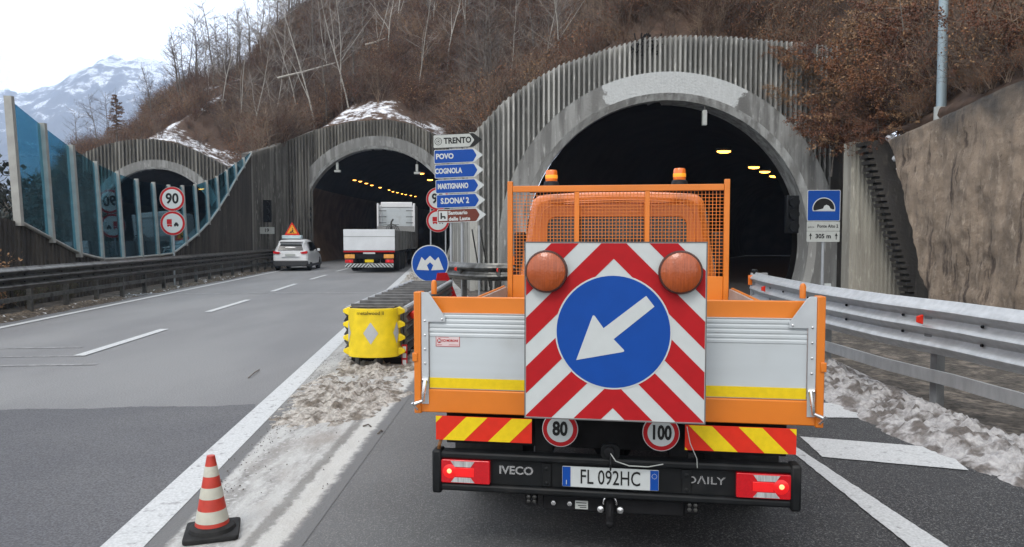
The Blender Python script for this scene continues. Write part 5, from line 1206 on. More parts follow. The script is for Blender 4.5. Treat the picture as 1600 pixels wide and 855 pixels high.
# tailgate
z0, zy0, zy1, zw, zr = .812, .946, 1.008, 1.372, 1.462
ribs = [(0, zy1)]
pp = [(.03, zy0), (.0, zy0), (.0, zw - .135)]
for k in range(5): zz = zw - .135 + k * .026; pp += [(.0, zz), (-.003, zz + .006), (-.003, zz + .017), (.0, zz + .023)]
pp += [(-.004, zw), (.03, zw)]
tg = MB().prism(pp, -1.012, 1.012, 'x').build('tailgate_panel', M_alu, tk, smooth=False)
MB().box(-1.012, 1.012, -.0025, 0, zy0 + .004, zy1).build('yellow_stripe', M_yellow, tg)
B(-1.092, 1.092, -.012, .05, z0, zy0 - .003, 'rear_sill', M_orange, .006)
B(-1.055, 1.055, .034, .06, zw - .02, zr, 'rear_top_rail', M_orange, .006)
for s in (-1, 1):
    B(*sorted((s * 1.056, s * 1.097)), -.022, .06, z0 - .006, 1.492, 'corner_post', M_orange, .005)
    st_ = MB().prism([(s * 1.054, .86), (s * 1.014, .86), (s * 1.014, 1.325), (s * .918, 1.325), (s * .918, 1.352), (s * 1.005, 1.478), (s * 1.02, 1.49), (s * 1.054, 1.49)], -.016, -.008).build('corner_bracket', M_steel_p, tk, bevel=.001)
    for z in (.92, 1.0, 1.09, 1.17, 1.25, 1.33): MB().lathe([(.007, 0), (.006, -.005), (.002, -.007)], 8, (s * 1.034, -.016, z), 'y').build('rivet', M_chrome, st_)
    MB().lathe([(.007, 0), (.006, -.005), (.002, -.007)], 8, (s * .935, -.016, 1.34), 'y').build('rivet', M_chrome, st_)
    MB().lathe([(.016, 0), (.017, .06), (.012, .075), (.004, .08)], 12, (s * 1.0, .06, 1.475)).build('peg', M_orange, tk)
    lt2 = MB().tube([(s * 1.03, -.03, 1.0), (s * 1.035, -.05, .93), (s * 1.04, -.045, .885), (s * 1.085, -.05, .865)], .011, 8).build('latch', M_chrome, tk)
    MB().tube([(s * 1.02, -.02, .995), (s * 1.05, -.03, 1.0)], .013, 8).tube([(s * 1.075, -.03, .83), (s * 1.10, -.05, .87)], .008, 6).build('latch_pin', M_chrome, lt2)
    B(*sorted((s * 1.075, s * 1.105)), -.03, -.018, 1.10, 1.15, 'hinge_tab', M_orange, .004)
    # side walls, inner lining
    B(*sorted((s * 1.07, s * 1.095)), .06, 3.08, .93, 1.322, 'side_board', M_orange, .006)
    B(*sorted((s * 1.05, s * 1.069)), .06, 3.06, .95, 1.312, 'side_lining', M_bed_in, .003)
    B(*sorted((s * .96, s * 1.05)), .06, 3.08, .80, .93, 'side_sill', M_orange, .004)
B(-1.05, 1.05, .06, 3.08, .925, .95, 'bed_floor', M_bed_in, .003)
# sticker
stk = MB().prism(rrect(-.975, -.838, 1.185, 1.25, .002), -.0012, 0).build('sticker', mat('sticker_pink', (.62, .50, .50), .5), tg, smooth=False)
def frame_rect(x0, x1, za, zb, t, y, m, par, name='border'):
    mb = MB(); [mb.box(a, b, y - .0012, y, c, d) for a, b, c, d in ((x0, x1, za, za + t), (x0, x1, zb - t, zb), (x0, x0 + t, za + t, zb - t), (x1 - t, x1, za + t, zb - t))]; return mb.build(name, m, par, smooth=False)
frame_rect(-.975, -.838, 1.185, 1.25, .0025, -.0014, M_red, tg)
MB().prism(circ(-.955, 1.218, .013, 20), -.0025, -.0012).build('badge', M_red, tg); text('M', .02, M_wht, tg, (-.955, -.0032, 1.218), ext=.0004, bold=.001)
text('ICI MORONI', .018, M_red, tg, (-.893, -.0018, 1.218), ext=.0004, bold=.0006, sx=.9)
for z_, a_, b_ in ((1.2405, -.965, -.87), (1.2365, -.965, -.90), (1.194, -.968, -.94), (1.194, -.90, -.845)): MB().box(a_, b_, -.0018, -.0012, z_, z_ + .0022).build('print_line', M_red, tg, smooth=False)
# headboard
yh = 3.12
for s in (-1, 1): B(*sorted((s * 1.005, s * 1.055)), yh, yh + .05, .93, 2.34, 'headboard_post', M_orange, .005)
B(-1.003, 1.003, yh, yh + .05, 2.235, 2.295, 'headboard_top_rail', M_orange, .005)
B(-1.003, 1.003, yh + .01, yh + .04, .95, 1.425, 'headboard_panel', M_orange, .004)
B(-1.02, 1.02, yh - .05, yh - .002, 1.16, 1.20, 'headboard_cross_rail', M_orange, .004)
for x in (-.375, .295): B(x - .022, x + .022, yh + .004, yh + .03, 1.427, 2.233, 'headboard_bar', M_orange, .003)
mb = MB(); nx = 60; 
for i in range(1, nx): x = -1.003 + 2.006 * i / nx; mb.box(x - .0026, x + .0026, yh + .032, yh + .037, 1.427, 2.233)
for i in range(1, 25): z = 1.427 + .806 * i / 25; mb.box(-1.003, 1.003, yh + .038, yh + .043, z - .0026, z + .0026)
mb.build('wire_mesh', M_orange, tk, smooth=False)
# beacons
for x in (-.635, .60):
    bc = MB().lathe([(.085, 2.285), (.08, 2.30), (.072, 2.335), (.06, 2.345)], 20, (x, yh + .13, 0)).build('beacon_base', M_black, tk)
    MB().lathe([(.058, 2.345), (.06, 2.36), (.058, 2.44), (.05, 2.455), (.02, 2.46)], 20, (x, yh + .13, 0)).build('beacon_lens', M_amber, bc)
    MB().lathe([(.0605, 2.372), (.0612, 2.376), (.0612, 2.402), (.0605, 2.406)], 20, (x, yh + .13, 0)).build('beacon_band', mat('amber_band_glow', (.95, .38, .02), .3, emit=(1, .4, .03), es=.35), bc)  # faint glow added to brighten the band of an unlit beacon
B(-.85, .85, yh + .10, yh + .15, 2.235, 2.285, 'beacon_bar', M_black, .006)
# cab by lofting rounded rings
def loft_ring(wb, wsh, wt, zb, zs_, zt, n=5, rc=.16, crown=.03):
    pts = [(0, zb), (wb * .6, zb), (wb - .04, zb), (wb, zb + .05)]
    for k in range(1, n + 1): t = k / n; pts.append((wb + (wsh - wb) * t + .03 * math.sin(math.pi * t), zb + .05 + (zs_ - zb - .05) * t))
    for k in range(1, n + 1): t = k / n; pts.append((wsh + (wt + .0 - wsh) * t, zs_ + (zt - rc - zs_) * t))
    for k in range(1, 7): a = math.pi / 2 * k / 6; pts.append((wt - rc + rc * math.cos(a), zt - rc + rc * math.sin(a)))
    for k in range(1, 4): t = k / 3; pts.append(((wt - rc) * (1 - t), zt + crown * math.sin(math.pi / 2 * t)))
    return pts
def loft(st_, m, name, par, caps=True):
    rings = []
    for y, a in st_:
        h_ = loft_ring(*a); rings.append([(x, y, z) for x, z in h_] + [(-x, y, z) for x, z in h_[-2:0:-1]])
    k = len(rings[0]); v = [p for r in rings for p in r]; f = []
    for j in range(len(rings) - 1):
        for i in range(k): f.append((j * k + i, j * k + (i + 1) % k, (j + 1) * k + (i + 1) % k, (j + 1) * k + i))
    if caps: f += [tuple(range(k)), tuple(range((len(rings) - 1) * k, len(rings) * k))]
    return MB().add(v, f).build(name, m, par)
y0 = 3.40
cab = loft([(y0 + .03, (.93, .955, .835, .62, 1.35, 2.205, 5, .14)), (y0, (.90, .925, .80, .65, 1.35, 2.17, 5, .14)), ][::-1] + [(y0 + .08, (.965, .985, .865, .6, 1.35, 2.225, 5, .13)), (y0 + .3, (.985, 1.0, .88, .58, 1.35, 2.24, 5, .13)), (y0 + .9, (.99, 1.0, .88, .55, 1.35, 2.25, 5, .13)), (y0 + 1.25, (.99, 1.0, .86, .55, 1.33, 2.2, 5, .13)),
            (y0 + 1.6, (.99, .99, .83, .55, 1.30, 1.95, 5, .12)), (y0 + 1.95, (.98, .97, .82, .52, 1.22, 1.62, 5, .1)), (y0 + 2.25, (.95, .93, .8, .5, 1.05, 1.32, 5, .08)), (y0 + 2.5, (.88, .85, .74, .48, .95, 1.12, 5, .06))], M_orange_c, 'cab_body', tk)
# rear wall pressing and window
def ring_plate(outer, inner, y0_, y1_, name, m, par, bev=0):
    n = len(outer); v = [(x, y0_, z) for x, z in outer] + [(x, y0_, z) for x, z in inner] + [(x, y1_, z) for x, z in outer] + [(x, y1_, z) for x, z in inner]; f = []
    for i in range(n): j = (i + 1) % n; f += [(i, j, n + j, n + i), (2 * n + i, 2 * n + j, 3 * n + j, 3 * n + i), (i, j, 2 * n + j, 2 * n + i), (n + i, n + j, 3 * n + j, 3 * n + i)]
    return MB().add(v, f).build(name, m, par, bevel=bev)
trap = lambda xb, xt, za, zb, r: rpoly([(-xb, za), (xb, za), (xt, zb), (-xt, zb)], r, 6)
ring_plate(trap(.80, .745, 1.40, 2.115, .13), trap(.70, .68, 1.48, 1.995, .09), y0 - .028, y0 + .005, 'window_surround', M_orange_c, cab, .008)
MB().prism(trap(.70, .68, 1.48, 1.995, .09), y0 - .006, y0 - .001).build('rear_window', M_glass_dk, cab, smooth=False)
for z in (2.135, 2.155): MB().tube([(-.66, y0 + .0, z - .02), (-.4, y0 - .004, z), (0, y0 - .006, z + .01), (.4, y0 - .004, z), (.66, y0, z - .02)], .008, 6).build('roof_ridge', M_orange_c, cab)
for s in (-1, 1):
    v = [(s * (1.018), y0 + .35, 1.42), (s * 1.018, y0 + 1.35, 1.40), (s * .955, y0 + 1.25, 1.85), (s * .915, y0 + 1.0, 2.08), (s * .915, y0 + .38, 2.08)]
    v2 = [(x - s * .03, y, z) for x, y, z in v]
    MB().add(v + v2, [(0, 1, 2, 3, 4), (5, 6, 7, 8, 9)] + [(i, (i + 1) % 5, 5 + (i + 1) % 5, 5 + i) for i in range(5)]).build('side_window', M_glass_dk, cab, smooth=False)
    mr = MB().box(*sorted((s * 1.10, s * 1.24)), y0 + 1.42, y0 + 1.52, 1.42, 1.86).build('mirror', M_black, tk, bevel=.03)
    MB().tube([(s * .98, y0 + 1.5, 1.45), (s * 1.13, y0 + 1.48, 1.5)], .02, 8).build('mirror_arm', M_black, mr); MB().box(*sorted((s * 1.20, s * 1.255)), y0 + 1.44, y0 + 1.50, 1.46, 1.56).build('mirror_indicator', M_amber, mr)
    hl = MB().box(*sorted((s * .55, s * .85)), y0 + 2.46, y0 + 2.54, .78, .98).build('headlight', M_clear, tk, bevel=.03)
MB().prism([(-.78, 0), (.78, 0), (.72, .62), (-.72, .62)], 0, .01).build('windscreen', M_glass_dk, cab, smooth=False)
o = bpy.data.objects['windscreen']; o.location = (0, y0 + 1.96, 1.60); o.rotation_euler = (R(38), 0, 0)
B(-.95, .95, y0 + 2.4, y0 + 2.62, .38, .68, 'front_bumper', M_black, .04)
# wheels
def wheel(x, y, r, wd, par, mrim, name='wheel', s=1):
    wh = MB().lathe([(r * .62, -wd / 2), (r * .9, -wd / 2), (r, -wd * .36), (r, wd * .36), (r * .9, wd / 2), (r * .62, wd / 2)], 28, (x, y, r), 'x').build(name, M_rubber, par)
    MB().lathe([(r * .12, s * wd * .30), (r * .3, s * wd * .28), (r * .5, s * wd * .15), (r * .62, s * wd * .46)][::1], 24, (x, y, r), 'x').build('rim', mrim, wh); return wh
for s in (-1, 1):
    wheel(s * .93, 1.25, .36, .20, tk, M_pole, s=s); wheel(s * .70, 1.25, .36, .20, tk, M_pole, s=s); wheel(s * .86, 4.85, .36, .22, tk, M_pole, s=s)
    B(*sorted((s * .58, s * 1.04)), .75, .78, .30, .80, 'mud_flap', M_rubber, .004)
    B(*sorted((s * .32, s * .42)), .06, 5.2, .58, .80, 'chassis_rail', M_dark, .005)
MB().tube([(-.9, 1.25, .37), (.9, 1.25, .37)], .06, 10).lathe([(.05, -.16), (.17, -.08), (.17, .08), (.05, .16)], 16, (0, 1.25, .37), 'x').build('rear_axle', M_dark, tk)
B(.5, .95, 1.9, 2.9, .45, .78, 'tool_box', M_dark, .01); B(-.95, -.5, 1.9, 2.7, .45, .78, 'fuel_tank', M_dark, .03)
B(-.95, .95, .14, .17, .60, .81, 'rear_cross_panel', M_dark, .004)
# bumper
yb = -.06
B(-.955, .955, yb, yb + .09, .565, .605, 'bumper_top_bar', M_black, .012); B(-.955, .955, yb, yb + .09, .385, .425, 'bumper_bottom_bar', M_black, .012)
for s in (-1, 1): B(*sorted((s * .93, s * .985)), yb - .01, yb + .09, .37, .615, 'bumper_end', M_black, .014)
B(-.93, .93, yb + .03, yb + .06, .425, .565, 'bumper_panel', M_black, .003)
for s in (-1, 1):
    for z in (.45, .53): MB().lathe([(.012, 0), (.012, -.012), (.004, -.015)], 8, (s * .375 + .03, yb + .028, z), 'y').build('bumper_bolt', M_black, tk)
    B(*sorted((s * .35 + .03, s * .40 + .03)), yb + .018, yb + .028, .43, .56, 'bumper_bracket', M_black, .003)
text('IVECO', .062, M_chrome, tk, (-.515, yb + .026, .508), bold=.0018, sx=1.08, ext=.002, shear=0); text('D\u039bILY', .055, M_chrome, tk, (.505, yb + .026, .503), bold=.001, sx=1.25, ext=.002, space=1.05)
pl_ = MB().prism(rrect(-.258, .258, .442, .553, .006), yb + .005, yb + .012).build('number_plate', M_wht, tk, smooth=False)
for s in (-1, 1): MB().box(*sorted((s * .213, s * .2565)), yb + .003, yb + .005, .444, .551).build('plate_band', M_blue, pl_)
text('FL 092HC', .112, M_blk, pl_, (0, yb + .003, .497), bold=.0003, sx=.70, ext=.001, space=1.0); text('I', .035, M_wht, pl_, (-.235, yb + .0015, .465), ext=.001)
mb = MB()
for i in range(12): mb.prism(circ(.235 + .013 * math.cos(i * math.pi / 6), .52 + .013 * math.sin(i * math.pi / 6), .0018, 6), yb + .0015, yb + .003)
mb.build('plate_emblem', M_wht, pl_, smooth=False)
for s in (-1, 1):
    cx = s * .795; yl = yb - .004
    tl2 = MB().prism(rrect(cx - .137, cx + .137, .432, .562, .008), yl, yb + .03).build('tail_light', M_redlens, tk, bevel=.003)
    for zz, zz2, inv in ((.525, .556, 1), (.438, .465, -1)):
        za, zb_ = (zz2, zz) if inv > 0 else (zz, zz2)
        MB().prism([(cx - .082, za), (cx + .052, za), (cx + .03, zb_), (cx - .06, zb_)] if s < 0 else [(cx - .052, za), (cx + .082, za), (cx + .06, zb_), (cx - .03, zb_)], yl - .004, yl).build('clear_lens', M_clear, tl2, smooth=False)
    MB().box(cx - .055, cx + .05, yl - .005, yl, .470, .520).build('reflector', M_redglow2, tl2, bevel=.002)
    MB().lathe([(.040, 0), (.030, -.004), (.004, -.006)], 20, (cx + s * .088, yl, .497), 'y').build('lit_lens', M_redglow2, tl2); MB().lathe([(.014, 0), (.010, -.004), (.004, -.006)], 16, (cx + s * .09, yl - .005, .500), 'y').build('bulb_glow', M_redglow, tl2)
# striped reflective boards
def stripes(x0, x1, za, zb, slope, period, frac, ph):
    out = []; h_ = zb - za
    k0 = -6
    for k in range(-6, 12):
        xs = x0 + ph + k * period; sh = slope * h_
        p_ = clip_rect([(xs, za), (xs + period * frac, za), (xs + period * frac + sh, zb), (xs + sh, zb)], x0, x1, za, zb)
        if p_: out.append(p_)
    return out
for s in (-1, 1):
    x0, x1 = (-.962, -.425) if s < 0 else (.392, .955); za, zb = (.672, .806)
    pb = MB().prism([(x0, za), (x1, za), (x1, zb), (x0, zb)], yb - .0, yb + .006).build('striped_board', M_redor, tk, smooth=False)
    mb = MB()
    for q_ in stripes(x0, x1, za + .001, zb - .001, 1.0 * (-s), .255, .47, .04 if s < 0 else .15): mb.prism(q_, yb - .0015, yb)
    mb.build('yellow_stripes', M_yellow, pb, smooth=False)
# speed discs
for cx, tx in ((-.272, '80'), (.268, '100')):
    d_ = MB().prism(circ(cx, .752, .098, 40), yb + .02, yb + .026).build('speed_disc', M_wht, tk, smooth=False)
    MB().prism(circ(cx, .752, .094, 40), yb + .018, yb + .020).build('disc_rim', M_red, d_, smooth=False); MB().prism(circ(cx, .752, .071, 40), yb + .016, yb + .018).build('disc_face', M_wht, d_, smooth=False)
    text(tx, .105, M_blk, d_, (cx, yb + .0145, .752), bold=.004, sx=.78 if tx == '80' else .70, ext=.001)
# socket, cable, plugs
MB().prism(rpoly([(-.05, .60), (.05, .60), (.05, .68), (-.05, .68)], .03), yb + .01, yb + .05).build('trailer_socket', M_black, tk); MB().lathe([(.028, 0), (.028, -.03), (.015, -.035)], 14, (-.005, yb + .01, .645), 'y').build('socket_plug', M_dark, tk)
MB().tube([(0, yb - .02, .645), (.03, yb - .05, .61), (.10, yb - .04, .585), (.20, yb - .02, .578), (.28, yb, .59)], .003, 6).build('cable', M_greyf, tk)
MB().tube([(.002, yb - .02, .64), (.004, yb - .045, .59), (.002, yb - .02, .55)], .005, 6).build('plug_lead', M_black, tk)
MB().tube([(.40, yb - .01, .80), (.415, yb - .04, .72), (.45, yb - .04, .64), (.455, yb - .02, .585)], .0025, 6).build('thin_wire', M_greyf, tk)
MB().tube([(-.935, yb + .02, .68), (-.945, yb + .01, .64), (-.955, yb + .03, .60)], .010, 6).build('side_wire', mat('wire_brown', (.2, .08, .02), .6), tk)
# tow bar
B(-.37, .40, .0, .08, .285, .37, 'tow_beam', M_dark, .01)
for s in (-1, 1):
    B(*sorted((s * .40, s * .47)), -.01, .05, .31, .41, 'tow_side_plate', M_dark, .006)
    for dx in (-.012, .02):
        for z in (.335, .36, .385): MB().lathe([(.011, 0), (.011, -.012), (.003, -.014)], 6, (s * .435 + dx, -.01, z), 'y').build('tow_bolt', M_steel_d, tk)
MB().prism(rrect(-.19, -.12, .302, .348, .003), -.006, 0).build('rating_plate', M_greyf, tk, smooth=False)
for k, z in enumerate((.335, .32, .31)): MB().box(-.185 + .01 * k, -.128, -.0075, -.006, z, z + .004).build('plate_line', M_blk, tk)
MB().tube([(0, .02, .36), (0, -.05, .34), (0, -.08, .30), (0, -.08, .25)], .022, 10).lathe([(.008, .235), (.024, .25), (.026, .265), (.015, .285)], 14, (0, -.08, 0)).build('tow_hitch', M_dark, tk)
mb = MB(); mb.tube([(.035 * math.cos(t), -.03, .355 + .035 * math.sin(t)) for t in np.linspace(-.3, math.pi + .3, 14)], .005, 6); mb.build('safety_ring', M_chrome, tk)
for x in (-.05, .055): MB().lathe([(.004, -.045), (.018, -.04), (.02, -.025), (.012, -.005)], 12, (x, 0, .318), 'y').build('eye_bolt', M_chrome, tk)
for x in (-.31, -.22): MB().lathe([(.014, 0), (.014, -.014), (.004, -.016)], 6, (x, 0, .33), 'y').build('tow_bolt', M_chrome, tk)
MB().box(-.33, -.25, -.004, .0, .375, .383).build('yellow_tag', M_yellow, tk)
# arrow board
ybd = -.285; hw = .45; bx_ = .017; zc0 = .872; S9 = .9
ab = MB().prism(rrect(bx_ - hw, bx_ + hw, zc0, zc0 + S9, .008), ybd, ybd + .03).build('arrow_board', M_wht, tk, smooth=False)
frame_rect(bx_ - hw - .003, bx_ + hw + .003, zc0 - .003, zc0 + S9 + .003, .006, ybd + .03, mat('edge_grey', (.12, .12, .12), .5), ab, 'board_edge').scale = (1, 1, 1)
o = ab.children[0]; o.data.transform(Matrix.Translation((0, -.0305, 0)))
mb = MB(); zt_ = zc0 + S9; cxb = bx_ - .003
for k in range(-1, 9):
    za = zt_ - .082 - .2515 * k; zb = za + .139
    for s in (-1, 1):
        W_ = .5; q_ = [(cxb, za), (cxb, zb), (cxb + s * W_, zb - W_), (cxb + s * W_, za - W_)]
        q_ = clip_rect(q_, bx_ - hw + .005, bx_ + hw - .005, zc0 + .005, zt_ - .005)
        if q_: mb.prism(q_, ybd - .0012, ybd)
mb.build('red_chevrons', M_red, ab, smooth=False)
dcx, dcz = bx_ - .005, zc0 + S9 - .450
MB().prism(circ(dcx, dcz, .291, 64), ybd - .0025, ybd - .0012).build('disc_rim', M_wht, ab, smooth=False); MB().prism(circ(dcx, dcz, .283, 64), ybd - .0038, ybd - .0025).build('blue_disc', M_blue, ab, smooth=False)
arr = [(-138, -110), (-74, 68), (-35, 14), (123, 139), (154, 99), (3, -27), (48, -73)]
sc_ = 1 / 755
ar = []
for i, (x, z) in enumerate(arr):
    ar.append((dcx + x * sc_, dcz + z * sc_))
def rpoly_sel(pts, rs, n=5):
    out = []; m = len(pts)
    for i in range(m):
        if rs[i] == 0: out.append(pts[i]); continue
        p_ = Vector(pts[i]); a = Vector(pts[i - 1]) - p_; b = Vector(pts[(i + 1) % m]) - p_; p0 = p_ + a.normalized() * rs[i]; p1 = p_ + b.normalized() * rs[i]
        for k in range(n + 1): t = k / n; w_ = p0 * (1 - t) ** 2 + p_ * 2 * t * (1 - t) + p1 * t * t; out.append((w_.x, w_.y))
    return out
MB().prism(rpoly_sel(ar, [0, .016, 0, 0, 0, 0, .016]), ybd - .0052, ybd - .0038).build('white_arrow', M_wht, ab, smooth=False)
for x in (-.338, .322):
    o3 = (bx_ + x, ybd, zt_ - .147)
    fh = MB().lathe([(.092, 0), (.106, 0), (.108, -.03), (.103, -.045), (.095, -.046)], 40, o3, 'y').build('flasher_housing', mat('flasher_rim', (.06, .018, .012), .5), ab)
    MB().lathe([(.099, -.040), (.096, -.052), (.075, -.064), (.04, -.071), (.004, -.073)], 40, o3, 'y').build('flasher_lens', M_lens, ab)
    for a in (45, 135, 225, 315, 0, 180): MB().lathe([(.005, -.044), (.005, -.05), (.002, -.051)], 8, (o3[0] + .1 * math.cos(R(a)), o3[1], o3[2] + .1 * math.sin(R(a))), 'y').build('screw', M_steel_p, fh) if False else None
MB().box(bx_ - .3, bx_ - .26, ybd + .03, .0, 1.0, 1.04).box(bx_ + .26, bx_ + .3, ybd + .03, .0, 1.0, 1.04).box(bx_ - .3, bx_ - .26, ybd + .03, .02, 1.40, 1.44).box(bx_ + .26, bx_ + .3, ybd + .03, .02, 1.40, 1.44).build('board_bracket', M_steel_d, tk)

# ------------------------------------------------------------------ white car
cr = thing('white_car', 'white hatchback car with a triangular works sign on its roof nearing the middle tunnel', 'car', (-11.6, 38.2, 0), R(5.2))
stn = [(0, (.80, .78, .60, .42, .95, 1.02, 5, .06, .01)), (.06, (.86, .86, .66, .36, .98, 1.22, 5, .08, .02)), (.3, (.89, .90, .68, .30, 1.0, 1.55, 5, .14, .02)), (.6, (.9, .91, .69, .25, 1.0, 1.63, 5, .14, .03)), (1.5, (.9, .91, .70, .22, .98, 1.66, 5, .14, .03)),
       (2.3, (.9, .91, .68, .22, .97, 1.62, 5, .14, .03)), (2.9, (.9, .90, .66, .22, .96, 1.30, 5, .12, .03)), (3.3, (.9, .88, .66, .24, .92, 1.03, 5, .08, .03)), (4.1, (.88, .84, .62, .28, .80, .90, 5, .06, .03)), (4.4, (.78, .74, .5, .35, .65, .72, 5, .04, .02))]
def dens(st_, n=4):
    out = []
    for i in range(len(st_) - 1):
        for k in range(n):
            t = k / n; a, b = st_[i], st_[i + 1]; out.append((a[0] + (b[0] - a[0]) * t, tuple(int(q) if j == 6 else q + (w_ - q) * t for j, (q, w_) in enumerate(zip(a[1], b[1])))))
    return out + [st_[-1]]
loft(stn, M_carwhite, 'body', cr)
MB().prism(rpoly([(-.66, 1.07), (.66, 1.07), (.56, 1.42), (-.56, 1.42)], .08), 0, .012).build('rear_window', M_glass_dk, cr, smooth=False)
o = [c for c in cr.children if c.name.startswith('rear_window')][0]
o.data.transform(Matrix.Translation((0, 0, -1.07))); o.rotation_euler = (R(-31), 0, 0); o.location = (0, -.02, 1.10)
MB().box(-.6, .6, -.02, .3, 1.53, 1.57).build('spoiler', M_carwhite, cr, bevel=.02)
for s in (-1, 1):
    v = [(s * .925, .45, 1.06), (s * .93, 1.5, 1.03), (s * .92, 2.85, 1.02), (s * .76, 2.25, 1.48), (s * .76, 1.5, 1.53), (s * .775, .75, 1.50)]; v2 = [(x - s * .05, y, z) for x, y, z in v]
    MB().add(v + v2, [(0, 1, 2, 3, 4, 5), (6, 7, 8, 9, 10, 11)] + [(i, (i + 1) % 6, 6 + (i + 1) % 6, 6 + i) for i in range(6)]).build('side_window', M_glass_dk, cr, smooth=False)
    MB().prism(rpoly([(s * .50, .98), (s * .87, 1.06), (s * .87, .92), (s * .60, .90)], .03), -.05, .06).build('tail_light', M_redlens, cr)
    MB().box(*sorted((s * .93, s * 1.08)), 2.55, 2.68, 1.0, 1.15).build('mirror', M_carwhite, cr, bevel=.03)
    for y in (.80, 3.45): wheel(s * .82, y, .35, .2, cr, M_pole, s=s)
    MB().prism([(s * .925, .0), (s * .925, .01)], 0, 1) if False else None
MB().box(-.88, .88, -.08, .25, .25, .55).build('bumper', mat('car_bumper', (.03, .03, .032), .6), cr, bevel=.05)
for s in (-1, 1): MB().box(*sorted((s * .86, s * .925)), .2, 4.1, .22, .36).build('sill_trim', bpy.data.materials['car_bumper'], cr, bevel=.02)
MB().box(-.26, .26, -.095, -.07, .80, .90).build('number_plate', M_greyf, cr)
MB().box(-.45, .45, -.06, .02, .74, .78).build('tailgate_handle', M_carwhite, cr, bevel=.01)
MB().box(-.55, .45, .55, 1.0, 1.70, 1.88).build('roof_box', mat('pale_blue_box', (.45, .55, .58), .5), cr, bevel=.02)
ws = thing('warning_triangle', 'orange triangular works sign standing on the white car roof', 'road sign', (-11.6 - .06, 38.75, 1.88), R(5.2))
tri = lambda k, zo: rpoly([(-.40 * k, zo), (.40 * k, zo), (0, zo + .70 * k)], .05 * k)
MB().prism(tri(1, 0), 0, .03).build('triangle', M_redor, ws, smooth=False); MB().prism(tri(.68, .09), -.004, 0).build('triangle_face', mat('works_yellow', (.75, .33, .02), .5), ws, smooth=False)
sym(ws, [[(-.13, .12), (.0, .12), (-.04, .22), (-.10, .18)], [(-.02, .2), (.03, .31), (.07, .28), (.05, .20), (.1, .12), (.05, .12)], circ(.03, .345, .028, 10)], -.004, M_blk)

# ------------------------------------------------------------------ flatbed lorry
lo = thing('flatbed_lorry', 'white dropside lorry with empty grey bed driving into the middle tunnel', 'lorry', (-7.12, 36.4, 0), R(2.8))
LB = lambda x0, x1, y0, y1, z0, z1, name, m, bev=.01, par=lo: MB().box(x0, x1, y0, y1, z0, z1).build(name, m, par, bevel=bev)
M_lw = mat('lorry_white', (.62, .64, .66), .45, var=.06, vs=1.5); M_lg = mat('lorry_grey', (.22, .22, .215), .6, var=.15, vs=2)
tgp = LB(-1.27, 1.27, 0, .05, 1.12, 2.17, 'tailboard', M_lw); LB(-1.27, 1.27, -.01, 0, 1.80, 1.82, 'tailboard_seam', M_lg, 0, tgp)
LB(-1.275, 1.275, -.015, .04, 1.02, 1.10, 'red_edge', M_red)
for s in (-1, 1):
    LB(*sorted((s * 1.22, s * 1.275)), .06, 12.0, 1.12, 2.12, 'side_board', M_lg)
    [MB().box(*sorted((s * 1.275, s * 1.295)), y - .05, y + .05, 1.1, 2.14).build('stake', M_steel_d, lo) for y in np.linspace(.3, 11.9, 8)]
    LB(*sorted((s * .72, s * 1.22)), -.02, .02, .72, .92, 'orange_panel', mat('panel_orange', (.75, .33, .06), .5))
    tlg = LB(*sorted((s * .80, s * 1.2)), -.04, .06, .50, .66, 'tail_light', M_redlens); LB(*sorted((s * .9, s * 1.0)), -.05, -.04, .53, .63, 'lit_lens', M_redglow2, .0, tlg)
    for y in (2.4, 3.7, 5.0, 10.6): wheel(s * 1.08, y, .5, .35, lo, M_pole, s=s)
    wheel(s * 1.08, 14.0, .5, .32, lo, M_pole, s=s)
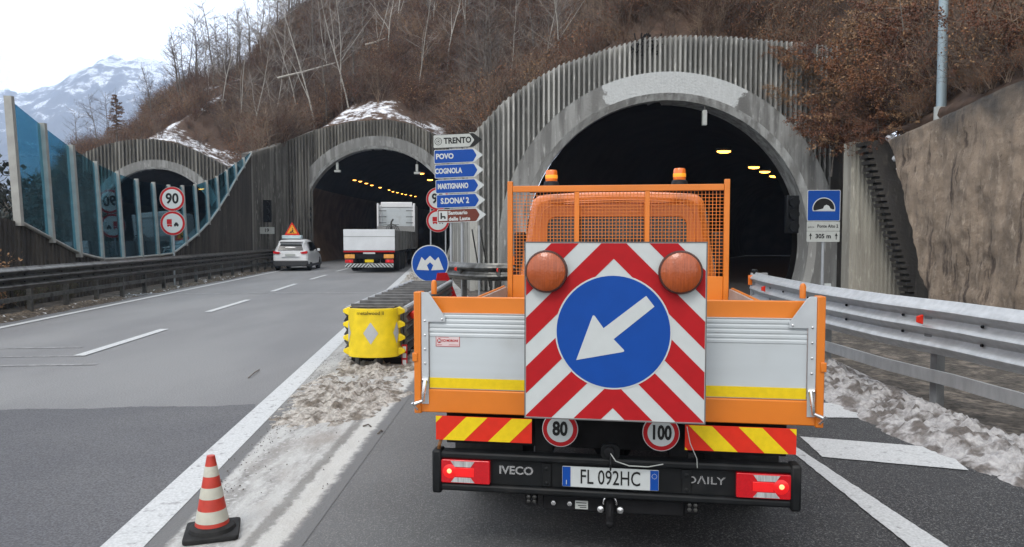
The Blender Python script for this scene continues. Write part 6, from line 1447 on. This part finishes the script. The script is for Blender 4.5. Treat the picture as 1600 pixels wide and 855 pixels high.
LB(-1.2, 1.2, .05, 12.0, 1.06, 1.14, 'bed_floor', M_lg); LB(-.9, .9, .1, 13.5, .80, 1.0, 'chassis', M_dark); LB(-.65, .65, -.02, .0, .70, .93, 'recess_shade_plate', M_dark)  # solid dark plate at the rear, its colour painting a recess's shade
LB(-.3, .3, -.03, -.022, .94, 1.02, 'number_plate', M_wht); LB(-.22, .22, -.03, 0, .52, .66, 'warning_plate', M_yellow)
bmp = LB(-1.2, 1.2, -.05, .05, .27, .46, 'underrun_bar', M_wht); mb = MB()
for s in (-1, 1):
    for q_ in stripes(-1.19 if s < 0 else 0, 0 if s < 0 else 1.19, .275, .455, -s * 1.0, .17, .45, 0): mb.prism(q_, -.053, -.05)
mb.build('dark_stripes', M_blk, bmp, smooth=False)
LB(-1.22, 1.22, 11.95, 12.1, 1.1, 2.5, 'bulkhead', M_lg)
lcab = LB(-1.24, 1.24, 12.75, 14.9, 1.0, 3.95, 'cab_body', M_carwhite, .12)
LB(-1.05, 1.05, 12.66, 12.76, 3.75, 4.12, 'roof_deflector', M_carwhite, .05, lcab); LB(-.98, .98, 12.69, 12.75, 1.5, 3.7, 'rear_wall', M_alu, .03, lcab)
for s in (-1, 1):
    LB(*sorted((s * 1.14, s * 1.26)), 12.25, 12.9, 1.0, 4.02, 'side_fairing', M_carwhite, .03, lcab); LB(*sorted((s * .7, s * 1.05)), 12.5, 12.7, 1.5, 2.4, 'rear_locker', M_dark, .02, lcab)
    for z in (2.7, 3.1, 3.5): LB(*sorted((s * .65, s * 1.14)), 12.4, 12.44, z, z + .05, 'ladder_bar', M_steel_d, .0, lcab)
cgo = thing('cargo_rods', 'dark bundle of rods and bent bars lying in the lorry bed', 'cargo', (-7.12 - .46, 36.4 + 9.4, 1.14), R(2.8))
mb = MB(); mb.tube([(0, 0, 1.0), (0, .2, 1.6), (.1, .3, 1.75)], .06, 6); 
for k in range(7): mb.tube([(-.7 + .25 * k, 1.2, .4), (-.3 + .1 * k, .6, 1.35), (0 + .02 * k, 0, 1.45)], .02, 5)
for z in (1.3, 1.4): mb.tube([(-.5, 0, z), (.5, 0, z + .02)], .018, 5)
mb.tube([(0, 0, 0), (0, 0, 1.2)], .08, 6)
mb.build('rods', M_steel_d, cgo, smooth=False)
